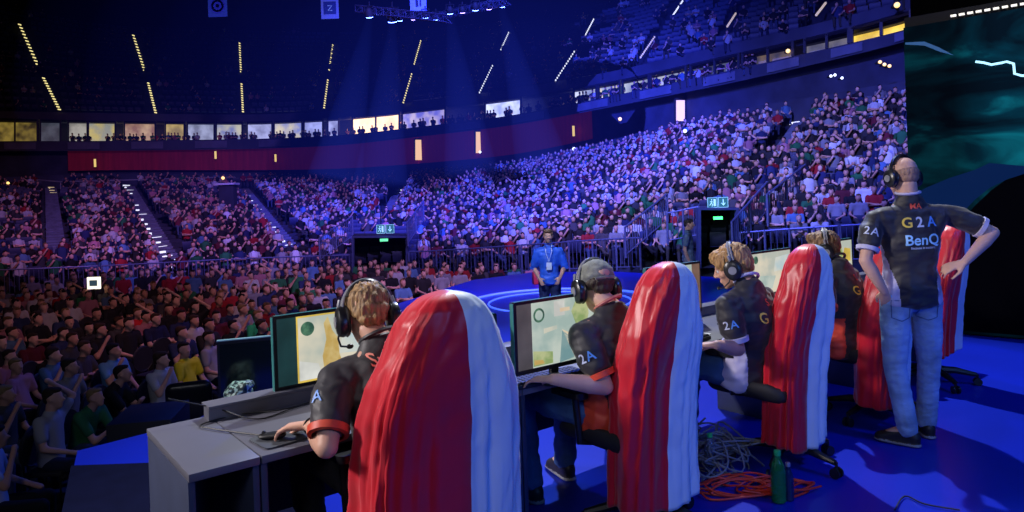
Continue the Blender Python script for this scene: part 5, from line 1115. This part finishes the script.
def chair_spec(x,y,rz,label,grp):
    global CHP
    if CHP is None:
        o=empty('round_backed_chair'); m=mat('chair_black_fabric',(.014,.014,.022),.7); mm=mat('chair_black_steel',(.03,.03,.035),.4,metal=.5)
        bm=bmesh.new(); box(bm,(0,.02,.45),(.44,.42,.06),bev=.02); fin('seat',bm,m,o)
        bm=bmesh.new(); rp(bm,.42,.44,.045,.195,Matrix.Translation((0,-.22,.72))@Matrix.Rotation(-.08,4,'X')); fin('backrest',bm,m,o)
        bm=bmesh.new(); n=24; tube(bm,[(.215*math.cos(a),-.215,.72+.225*math.sin(a)) for a in [2*PI*i/n for i in range(n)]],.012,5,closed=True); fin('back_frame',bm,mm,o)
        for sx in (-1,1):
            bm=bmesh.new(); tube(bm,[(sx*.2,.2,.44),(sx*.21,.22,0)],.012,6); fin('leg',bm,mm,o)
            bm=bmesh.new(); tube(bm,[(sx*.2,-.22,.70),(sx*.2,-.19,.44),(sx*.21,-.24,0)],.012,6); fin('leg',bm,mm,o)
        CHP=o
        c=o
    else: c=copy_tree(CHP)
    c.location=(x,y,FLOORZ); c.rotation_euler=(0,0,rz); tag(c,label,'chair',grp); return c
CHP=None
lst=[]
for s in seatpos:
    d=min((Vector((s[0],s[1],0))-Vector((e.x,e.y,0))).length for e in emp3)
    if d<.42: continue
    if s[1]>10 and RS.random()<.05: continue
    lst.append(s)
for i,e in enumerate(emp3):
    a=math.atan2(FOC.y-e.y,FOC.x-e.x)-PI/2
    chair_spec(e.x,e.y,a,'empty round-backed black chair in the front rows left of the stage','empty round-backed chairs')
YEL=at_z(187,352,FLOORZ+1.2); LBL=at_z(113,352,FLOORZ+1.2); RED=at_z(137,312,FLOORZ+1.2); GRN=at_z(257,316,FLOORZ+1.2); PNK=at_z(270,318,FLOORZ+1.2)
CAPB=at_z(160,361,FLOORZ+1.2); MUS=at_z(104,372,FLOORZ+1.2); BLK=at_z(208,372,FLOORZ+1.2)
spec=[(CAPB,'white',(.35,.36,.40),3,'boy in a grey and white top left of the yellow t-shirt'),(MUS,'black',(.012,.012,.016),2,'man in a black top leaning forward beside the empty round-backed chairs'),(YEL,'yellow',(.75,.62,.02),4,'young man in a bright yellow t-shirt seated near the stage edge'),(LBL,'light blue',(.14,.34,.62),3,'man in a light blue shirt seated in the left rows'),(RED,'red',(.55,.02,.03),5,'person in a bright red shirt behind the round-backed chairs'),(GRN,'green',(.03,.45,.20),0,'person in a bright green shirt in the front row beyond the first monitor'),(PNK,'white',(.7,.6,.62),2,'person in a white shirt in the front row next to the green shirt')]
import collections
used=set(); sp=[]
for pos,cn,c,v,l in spec:
    j=min((i for i in range(len(lst)) if i not in used),key=lambda i:(Vector((lst[i][0],lst[i][1]))-Vector((pos.x,pos.y))).length); used.add(j); s=lst[j]; sp.append(s)
    lst[j]=(pos.x,pos.y,s[2],s[3],s[4],s[5],(cn,c,v,l))
# drop seats that now crowd the placed ones
keep=[]
for s in lst:
    if len(s)==6 and any((Vector((s[0],s[1]))-Vector((t[0],t[1]))).length<.5 for t in lst if len(t)==7): continue
    keep.append(s)
lst=[s for s in keep if len(s)==7 or not (s[4]>440 or (92<s[3]<222 and s[4]>352) or (s[3]<92 and s[4]>405 and RS.random()<.5))]
seat_ind=lst[:300]; seat_rest=lst[300:]
seen=collections.Counter(); nparts=60
rowname=lambda k: 'seated spectator'
for idx,s in enumerate(seat_ind):
    x,y,rz=s[0],s[1],s[2]+RS.uniform(-.2,.2)
    if len(s)==7: cn,c,v,l=s[6]; grp=None
    else:
        cn,c=RS.choice(SHC); v=RS.choice([0,0,0,1,1,1,2,2,3,3,3,4,4,4,4,5] if idx<200 else [0,1,2,3,4]); hat=''
        px=s[3]; where='at the dark left edge' if px<110 else 'in the rows left of the desks' if px<235 else 'in the rows behind the nearest monitor' if px<380 else 'in the rows behind the covered chairs' if px<540 else 'in the rows beyond the blue floor'
        dist=Vector((x,y,0)).length; wh='near ' if dist<12.5 else 'middle ' if dist<17 else 'far '
        l='spectator in a %s top with %s, %s, %srows'%(cn,VDESC[v],where.replace('in the rows ',''),wh); grp='spectators on the arena floor'
        l='spectator in %s top, %s, %srows %s'%(cn,VDESC[v].replace('one hand','hand').replace('leaning forward on the knees','leaning forward').replace('slouched with ',''),wh,where.replace('in the rows ','').replace('at the dark left edge','at left edge').replace('the covered chairs','covered chairs').replace('the nearest monitor','nearest monitor').replace('the desks','desks'))
    k=.95+RS.random()*.1; jit=RS.uniform(.8,1.2)
    if idx<nparts or len(s)==7:
        o=empty('person',(x,y,FLOORZ),rz,l,'person',grp or 'spectators on the arena floor',scale=k)
        for nm,me in protoP[v]: ch=bpy.data.objects.new(nm,me); COL.objects.link(ch); ch.parent=o; ch.color=(c[0]*jit,c[1]*jit,c[2]*jit,1)
        chair_spec(x-math.sin(-rz)*-.0,y,rz,'black round-backed chair under a spectator in the nearest rows','occupied round-backed chairs in the nearest rows')
    else:
        o=bpy.data.objects.new('person',protos[v]); COL.objects.link(o); o.location=(x,y,FLOORZ); o.rotation_euler=(0,0,rz); o.scale=(k,)*3; o.color=(c[0]*jit,c[1]*jit,c[2]*jit,1); tag(o,l,'person',grp or 'spectators on the arena floor')
# ---- the mass in the stands: low-detail seated people, one object per tier
def template(v):
    bm=bmesh.new(); col=[]
    def part(fn,c):
        n0=len(bm.verts); fn(); bm.verts.ensure_lookup_table()
        for _ in range(len(bm.verts)-n0): col.append(c)
    J=spec_J(v); hc=Vector(J['head'])
    part(lambda: bmesh.ops.create_icosphere(bm,subdivisions=1,radius=1,matrix=Matrix.Translation(hc+Vector((0,.012,-.01)))@Matrix.Diagonal((.085,.10,.125,1))),0)
    part(lambda: bmesh.ops.create_icosphere(bm,subdivisions=1,radius=1,matrix=Matrix.Translation(hc+Vector((0,-.042,.062)))@Matrix.Diagonal((.092,.10,.088,1))),1)
    def tor():
        pe,ch,nb=Vector(J['pelvis']),Vector(J['chest']),Vector(J['neck']); R=[]
        for c,w,d in ((pe,.18,.13),(ch,.20,.13),(nb-Vector((0,0,.05)),.17,.09),(nb+Vector((0,0,.03)),.06,.05)): R.append([bm.verts.new(c+Vector((w*math.cos(a),d*math.sin(a),0))) for a in [2*PI*i/8 for i in range(8)]])
        for a,b in zip(R,R[1:]):
            for k in range(8): bm.faces.new((a[k],a[(k+1)%8],b[(k+1)%8],b[k]))
    part(tor,2)
    for s in 'LR':
        sh,el,wr=[Vector(J[k+s]) for k in ('sh','el','wr')]; part(lambda: tube(bm,[sh,sh.lerp(el,.7)],[.07,.06],5),2); part(lambda: tube(bm,[sh.lerp(el,.7),el,wr,wr+(wr-el).normalized()*.1],[.045,.045,.035,.035],5),0)
        hp,kn,an,to=[Vector(J[k+s]) for k in ('hip','kn','an','to')]; part(lambda: tube(bm,[hp,kn,an,to],[.09,.07,.055,.045],5),3)
    bm.verts.ensure_lookup_table(); bm.verts.index_update()
    V=np.array([v_.co[:] for v_ in bm.verts],dtype=np.float32); bmesh.ops.triangulate(bm,faces=bm.faces[:]); bm.verts.index_update(); F=np.array([[q.index for q in f.verts] for f in bm.faces],dtype=np.int32); bm.free()
    return V,F,np.array(col)
TP=[template(v) for v in range(6)]
SHA=np.array([c for _,c in SHC]+[(.45,.45,.5),(.02,.02,.03),(.015,.015,.02)],dtype=np.float32); SKA=np.array([(.55,.30,.22),(.60,.36,.28),(.48,.26,.18)],dtype=np.float32); HRA=np.array([(.02,.012,.008),(.05,.028,.015),(.012,.01,.01),(.15,.09,.04)],dtype=np.float32); TRA=np.array([(.02,.025,.05),(.01,.01,.012),(.05,.07,.13),(.05,.045,.04)],dtype=np.float32)
M_mass=bpy.data.materials.new('crowd_cloth_and_skin'); M_mass.use_nodes=True; nt=M_mass.node_tree; at=nt.nodes.new('ShaderNodeAttribute'); at.attribute_name='Col'; nt.links.new(at.outputs['Color'],nt.nodes['Principled BSDF'].inputs['Base Color']); nt.nodes['Principled BSDF'].inputs['Roughness'].default_value=.85; nt.nodes['Principled BSDF'].inputs['Specular IOR Level'].default_value=.15
def big_mesh(name,Vs,Fs,Cs,m):
    V=np.concatenate(Vs); F=np.concatenate(Fs); C=np.concatenate(Cs); me=bpy.data.meshes.new(name)
    me.vertices.add(len(V)); me.vertices.foreach_set('co',V.astype(np.float32).ravel()); me.loops.add(F.size); me.loops.foreach_set('vertex_index',F.astype(np.int32).ravel()); me.polygons.add(len(F)); me.polygons.foreach_set('loop_start',np.arange(0,F.size,3,dtype=np.int32))
    try: me.polygons.foreach_set('loop_total',np.full(len(F),3,dtype=np.int32))
    except Exception: pass
    me.update(calc_edges=True); a=me.attributes.new('Col','FLOAT_COLOR','POINT'); a.data.foreach_set('color',np.concatenate([C,np.ones((len(C),1),dtype=np.float32)],axis=1).astype(np.float32).ravel())
    me.polygons.foreach_set('use_smooth',np.ones(len(F),dtype=bool)); return link(name,me,None,m)
def mass(name,places,label,cat='crowd',stand=.0):
    Vs,Fs,Cs=[],[],[]; off=0
    for (x,y,z,rz) in places:
        V,F,col=TP[int(rng.integers(0,5)) if rng.random()<.97 else 5]; k=rng.uniform(.90,1.0); c,s=math.cos(rz),math.sin(rz)
        W_=np.stack([(V[:,0]*c-V[:,1]*s)*k+x,(V[:,0]*s+V[:,1]*c)*k+y,V[:,2]*k+z],axis=1)
        pal=np.stack([SKA[rng.integers(len(SKA))],HRA[rng.integers(len(HRA))],SHA[rng.integers(len(SHA))]*rng.uniform(.7,1.3),TRA[rng.integers(len(TRA))]]); Vs.append(W_);Fs.append(F+off);Cs.append(pal[col]); off+=len(V)
    o=big_mesh(name,Vs,Fs,Cs,M_mass); tag(o,label,cat,kind='stuff'); return o
def seats_mass(name,places,m):
    bm=bmesh.new()
    b=[(-.23,-.24,.42),(.23,-.24,.42),(.23,-.30,.84),(-.23,-.30,.84),(-.23,.18,.44),(.23,.18,.44)]
    V=np.array(b,dtype=np.float32); F=np.array([(0,1,2),(0,2,3),(0,1,5),(0,5,4)],dtype=np.int32); Vs,Fs,Cs=[],[],[]; off=0; bm.free()
    for (x,y,z,rz) in places:
        c,s=math.cos(rz),math.sin(rz); Vs.append(np.stack([V[:,0]*c-V[:,1]*s+x,V[:,0]*s+V[:,1]*c+y,V[:,2]+z],axis=1)); Fs.append(F+off); Cs.append(np.ones((6,3),dtype=np.float32)*.1); off+=6
    o=big_mesh(name,Vs,Fs,Cs,m); return o
AIS=[(a.xy,b.xy) for a,b in ais3]
UPAX=[(a.xy,b.xy) for a,b in UPA]
def near_aisle(p,w=.75,L=None):
    for a,b in (L or AIS):
        t=max(0,min(1,(p-a).dot(b-a)/(b-a).length_squared))
        if (p-a.lerp(b,t)).length<w: return True
    return False
def tier(A,B,rows,sp,occ,aisle=True):
    ppl,seats=[],[]
    for k in range(rows):
        t=(k+.5)/rows; q=[a.lerp(b,t) for a,b in zip(A,B)]; z0=[a.lerp(b,k/rows).z for a,b in zip(A,B)]
        # tread k sits at the height of row k+1
        zt=[a.lerp(b,(k+1)/rows).z for a,b in zip(A,B)]
        L=0; nxt=sp*RS.random()
        for i in range(len(q)-1):
            a,b=q[i],q[i+1]; d=(b-a).length
            while nxt<L+d:
                u=(nxt-L)/d; p=a.lerp(b,u); z=zt[i]*(1-u)+zt[i+1]*u; nxt+=sp
                if aisle==True and near_aisle(p.xy): continue
                if aisle==2 and near_aisle(p.xy,.8,UPAX): continue
                px,py=proj((p.x,p.y,z+1))
                if px<-40 or px>960: continue
                rz=math.atan2(10-p.y,3-p.x)-PI/2; seats.append((p.x,p.y,z,rz))
                if RS.random()<occ(px,py,k): ppl.append((p.x,p.y,z,rz+RS.uniform(-.25,.25)))
            L+=d
    return ppl,seats
def occ_lo(px,py,k):
    o=.94
    if abs(px-380)<34 and py>215: return 0 if py>232 else .4
    if px<60: o=.6
    if px>740: o=.70
    if px>800 and py<105: o=.45
    if py<186 and px<240: o=.6
    if 186<=py<191 and px<240: o=.1
    return o
ppl,seats=tier(BL,TL,NR,.56,occ_lo)
def clear(p): 
    x,y=proj((p[0],p[1],p[2]+.8)); return not ((352<x<408 and y>230) or (698<x<738 and y>206))
ppl=[p for p in ppl if clear(p)]
ppl.sort(key=lambda p:Vector(p[:3]).length)
n_ind=max(0,300-len(seat_ind)); stand_ind=[p for p in ppl if -10<proj((p[0],p[1],p[2]+1))[0]<900][:n_ind]; sset=set(id(p) for p in stand_ind); ppl=[p for p in ppl if id(p) not in sset]
print('INDIVIDUALS',len(seat_ind),len(stand_ind),len(ppl))
for p in stand_ind:
    cn,c=RS.choice(SHC); v=RS.choice([0,1,2,3,4,4]); px=proj(p[:3])[0]; jit=RS.uniform(.8,1.2)
    where='left of the right exit' if px<700 else 'just right of the right exit' if px<800 else 'beside the video wall'
    o=bpy.data.objects.new('person',protos[v]); COL.objects.link(o); o.location=(p[0],p[1],p[2]); o.rotation_euler=(0,0,p[3]); o.scale=(.95,)*3; o.color=(c[0]*jit,c[1]*jit,c[2]*jit,1)
    tag(o,'spectator in %s top, stand front, %s, %s'%(cn,VDESC[v].replace('one hand','hand').replace('leaning forward on the knees','leaning').replace('slouched with ',''),where.replace('of the right exit','of right exit')),'person','spectators in the front rows of the right stand')
M_seat=mat('arena_seat',(.02,.025,.07),.6)
mass('crowd_lower_stand',ppl,'dense seated crowd filling the lower stand of the arena')
o=seats_mass('stand_seats',seats,M_seat); tag(o,'rows of dark blue seats in the lower stand','seats',kind='stuff')
ppl2,seats2=tier(UB,UT,NU,.66,lambda px,py,k: (.34 if k<8 else .14)*(1.2 if 380<px<620 else .8),2)
mass('crowd_upper_stand',ppl2,'scattered spectators seated in the dark upper tier')
o=seats_mass('upper_stand_seats',seats2,M_seat); tag(o,'rows of dark seats in the upper tier','seats',kind='stuff')
print('SEATS',len(lst),len(ppl),len(ppl2))
if seat_rest: mass('crowd_floor_far',[(s[0],s[1],FLOORZ,s[2]) for s in seat_rest],'far rows of seated spectators on the arena floor')
# people along the suite balconies
bal=[]
for x in np.arange(66,760,3.2):
    if RS.random()<.55:
        p=ringpt(S0,x,1.012); bal.append((p.x,p.y,p.z-.45,math.atan2(10-p.y,3-p.x)-PI/2))
mass('crowd_suite_balcony',bal,'dark figures along the balcony in front of the lit suites')
# ---- two members of staff
def staff(px,py,D,z,rz,label,shirt,trous,hairm,arms='down',scale=1.0,jac=None,yaw=0):
    c=at_d(px,py,D); M=Matrix.Translation((c.x,c.y,z))@Matrix.Rotation(rz,4,'Z')@Matrix.Scale(scale,4)
    J=dict(pelvis=(0,0,.98),chest=(0,-.01,1.28),neck=(0,0,1.50),head=(0,.035,1.645),yaw=yaw,pitch=-.05,seed=20+px,
     shL=(-.185,0,1.42),shR=(.185,0,1.42),elL=(-.25,-.03,1.14),elR=(.25,-.03,1.14),wrL=(-.17,.14,.98),wrR=(.17,.14,.98),handL=((.35,.5,-.6),(-.6,.5,.5),-1,.5),handR=((-.35,.5,-.6),(.6,.5,.5),1,.5),
     hipL=(-.09,0,.92),hipR=(.09,0,.92),knL=(-.10,.02,.50),knR=(.10,.02,.50),anL=(-.11,0,.10),anR=(.11,0,.10),toL=(-.13,.14,.035),toR=(.13,.14,.035))
    if arms=='side': J.update(elR=(.23,-.05,1.13),wrR=(.20,.03,.88),handR=((0,.15,-1),(1,.0,0),1,.4),elL=(-.23,-.05,1.13),wrL=(-.20,.03,.88),handL=((0,.15,-1),(-1,0,0),-1,.4))
    return M,J,person(M,J,label,hairm,hair_crop,SKIN,shirt=shirt,trousers=trous,voxel=.012,slv=.9 if arms!='side' else .55)
M_bj=mat('blue_track_jacket',(.03,.14,.75),.5,var=.2)
c=at_d(549,262,12.2); M,J,r=staff(549,262,11.4,DECKZ,PI-.05,'staff member in a blue zipped jacket with a lanyard standing on the stage',M_bj,mat('navy_trousers',(.01,.02,.09),.8),H_brown,yaw=.0)
bm=bmesh.new(); tube(bm,[(-.055,.07,1.52),(-.05,.13,1.40),(0,.155,1.24),(.05,.13,1.40),(.055,.07,1.52)],.006,5); l=fin('lanyard',bm,M_white:=mat('lanyard_white',(.7,.75,.85),.6)); l.matrix_world=M; tag(l,'white lanyard around the neck of the staff member in blue','lanyard')
bm=bmesh.new(); rp(bm,.085,.12,.006,.008,Matrix.Translation((0,.162,1.17))); l2=fin('badge',bm,M_white,l)
staff(688,243,14.5,DECKZ,-PI/2-.35,'person in a grey-blue t-shirt standing by the right exit, seen from the side',mat('grey_blue_tshirt',(.10,.15,.24),.8),mat('grey_trousers',(.25,.25,.28),.8),H_dark,arms='side',yaw=.1,scale=.98)
# platform by the stage, white-lit little screen at the stand
bm=bmesh.new(); box(bm,(-3.98,7.55,-1.11),(.62,.75,1.22),rz=.2,bev=.01); o=fin('stage_step',bm,mat('step_black',(.014,.016,.024),.6)); tag(o,'dark low platform standing beside the left edge of the stage','platform')
c=at_d(94,283,20); o=empty('lit_display',c,label='small bright white-framed display in front of the dark left stand',cat='display')
bm=bmesh.new(); rp(bm,.36,.34,.06,.01); fin('display_frame',bm,mat('display_white',(1,1,.9),emit=(.95,.85,.65),es=1.6),o); bm=bmesh.new(); box(bm,(0,-.035,.0),(.22,.01,.17)); fin('display_image',bm,mat('display_dark',(.05,.08,.1),emit=(.03,.06,.08),es=1),o)
bm=bmesh.new(); box(bm,(0,0,-(c.z-FLOORZ)/2-.08),(.06,.06,c.z-FLOORZ-.17)); fin('display_post',bm,M_black,o)
# red flight case at the staff member's feet
o=empty('small_case',M=Matrix.Translation((.64,18.5,DECKZ))@Matrix.Rotation(.2,4,'Z'),label='small red box on the stage beside the staff member in blue',cat='box'); bm=bmesh.new(); box(bm,(0,0,.16),(.34,.22,.32),bev=.02); fin('case_body',bm,mat('case_red',(.5,.03,.05),.6),o); bm=bmesh.new(); box(bm,(0,-.112,.2),(.16,.01,.12)); fin('case_patch',bm,mat('case_white',(.6,.6,.7),.6),o); bm=bmesh.new(); tube(bm,[(-.07,0,.32),(-.06,0,.36),(.06,0,.36),(.07,0,.32)],.01,6); fin('handle',bm,M_black,o)

# ---- blue haze as self-glowing shells, in place of light scattered in the air
def haze(nm,c,r,col,st,label):
    bm=bmesh.new(); bmesh.ops.create_icosphere(bm,subdivisions=3,radius=1,matrix=Matrix.Translation(c)@Matrix.Diagonal((r[0],r[1],r[2],1)))
    m=bpy.data.materials.new(nm); m.use_nodes=True; nt=m.node_tree; nt.nodes.clear(); o=nt.nodes.new('ShaderNodeOutputMaterial'); e=nt.nodes.new('ShaderNodeEmission'); e.inputs[0].default_value=tuple(col)+(1,); e.inputs[1].default_value=st; nt.links.new(e.outputs[0],o.inputs['Volume'])
    ob=fin(nm,bm,m); tag(ob,label,'haze',kind='stuff'); return ob
for i in range(8):
    f=1-i/8.6; haze('blue_haze_glow',at_d(500+i*4,108,46),(25*f+3,21*f+2,15*f+3),(.025,.05,1),.00034+.00005*i,'soft blue haze of stage light hanging before the middle of the stands')

for k_,(px,py,dx) in enumerate(((392.5,21.5,-.6),(369.5,17,-1.6),(450,13.5,.8),(501.5,6.5,1.6))):  # beams painted as self-glowing cones under four of the lamps
    a=at_d(px,py,TD-1)-Vector((0,0,.1)); b=a+Vector((dx,-1.2,-7.5)); bm=bmesh.new(); tube(bm,[a,b],[.16,1.25],24)
    m=bpy.data.materials.new('beam_glow'); m.use_nodes=True; nt=m.node_tree; nt.nodes.clear(); o=nt.nodes.new('ShaderNodeOutputMaterial'); e=nt.nodes.new('ShaderNodeEmission'); e.inputs[0].default_value=(.04,.08,1,1); e.inputs[1].default_value=.035; nt.links.new(e.outputs[0],o.inputs['Volume'])
    tag(fin('beam_glow_cone',bm,m),'faint blue beam of light in the haze below the trusses','light beam','blue beams below the trusses',kind='stuff')
# ================================================================ light
W=bpy.data.worlds.new('arena_air'); SC.world=W; W.use_nodes=True; W.node_tree.nodes['Background'].inputs[0].default_value=(.01,.02,.12,1); W.node_tree.nodes['Background'].inputs[1].default_value=.12
def spot(nm,loc,tgt,col,e,size=60,blend=.5,r=.3):
    l=bpy.data.lights.new(nm,'SPOT'); l.color=col; l.energy=e; l.spot_size=math.radians(size); l.spot_blend=blend; l.shadow_soft_size=r
    o=bpy.data.objects.new(nm,l); COL.objects.link(o); o.location=loc; o.rotation_euler=(Vector(tgt)-Vector(loc)).to_track_quat('-Z','Y').to_euler(); return o
def area(nm,loc,tgt,col,e,s=2):
    l=bpy.data.lights.new(nm,'AREA'); l.color=col; l.energy=e; l.size=s
    o=bpy.data.objects.new(nm,l); COL.objects.link(o); o.location=loc; o.rotation_euler=(Vector(tgt)-Vector(loc)).to_track_quat('-Z','Y').to_euler(); return o
spot('key_light',(1.6,11.5,11.0),(1.4,4.6,.3),(.86,.92,1),7000,48,.5,.12)
spot('side_fill_light',(-7.0,1.6,4.6),(1.3,4.4,1.0),(1,.92,.92),2300,50,.5,.5)
area('front_fill_light',(-1.5,-4.0,5.5),(1.2,4.5,.9),(.92,.92,1),85,2.0)
spot('blue_floor_light',(5.5,1.0,6.5),(3.0,5.5,0),(.05,.16,1),700,70,.6,.2)
area('blue_back_light',(3.5,-1.5,2.6),(1.5,4.5,.5),(.08,.28,1),60,1.5)
spot('blue_stage_wash',(0,22,13),(0,11,0),(.03,.1,1),5000,60,.6,.4)
# the stands
spot('blue_stand_wash',(2,14,16),(0,44,2),(.06,.08,1),120000,62,.7,.5)
spot('blue_stand_wash_right',(0,10,15),(9,29,2),(.12,.14,1),42000,60,.7,.5)
spot('pale_stand_wash_right',(-2,8,12),(8.5,27,2.5),(.7,.68,1),8500,40,.8,.5)
spot('violet_stand_wash',(-4,12,15),(-14,38,2),(.3,.18,.95),32000,55,.8,.5)
spot('red_stand_wash',(-6,12,14),(-26,42,1),(1,.3,.25),7000,50,.9,.5)
spot('blue_upper_wash',(2,18,14),(4,62,16),(.04,.07,1),36000,60,.9,.5)
spot('blue_near_upper_wash',(0,10,10),(26,38,15),(.05,.07,1),4500,55,.9,.5)
spot('rose_floor_crowd_wash',(-1,9,9),(-6,17,-1),(1,.36,.40),1300,62,.8,.3)
spot('violet_floor_crowd_wash',(1,12,9),(-2,22,-1),(.5,.32,1),8000,60,.8,.3)
spot('pale_floor_crowd_wash',(2,8,8),(-4,13,-1),(.9,.8,1),260,60,.8,.3)
SC.view_settings.view_transform='Standard'; SC.view_settings.look='None'; SC.view_settings.exposure=0
SC.cycles.max_bounces=5; SC.cycles.diffuse_bounces=2; SC.cycles.glossy_bounces=2; SC.cycles.transmission_bounces=4; SC.cycles.transparent_max_bounces=8

spot('added_staff_spot',(-1.5,5,7),(2.1,12.8,.6),(.6,.7,1),2600,42,.6,.2)  # added lamp that brightens the two staff members on the lower deck
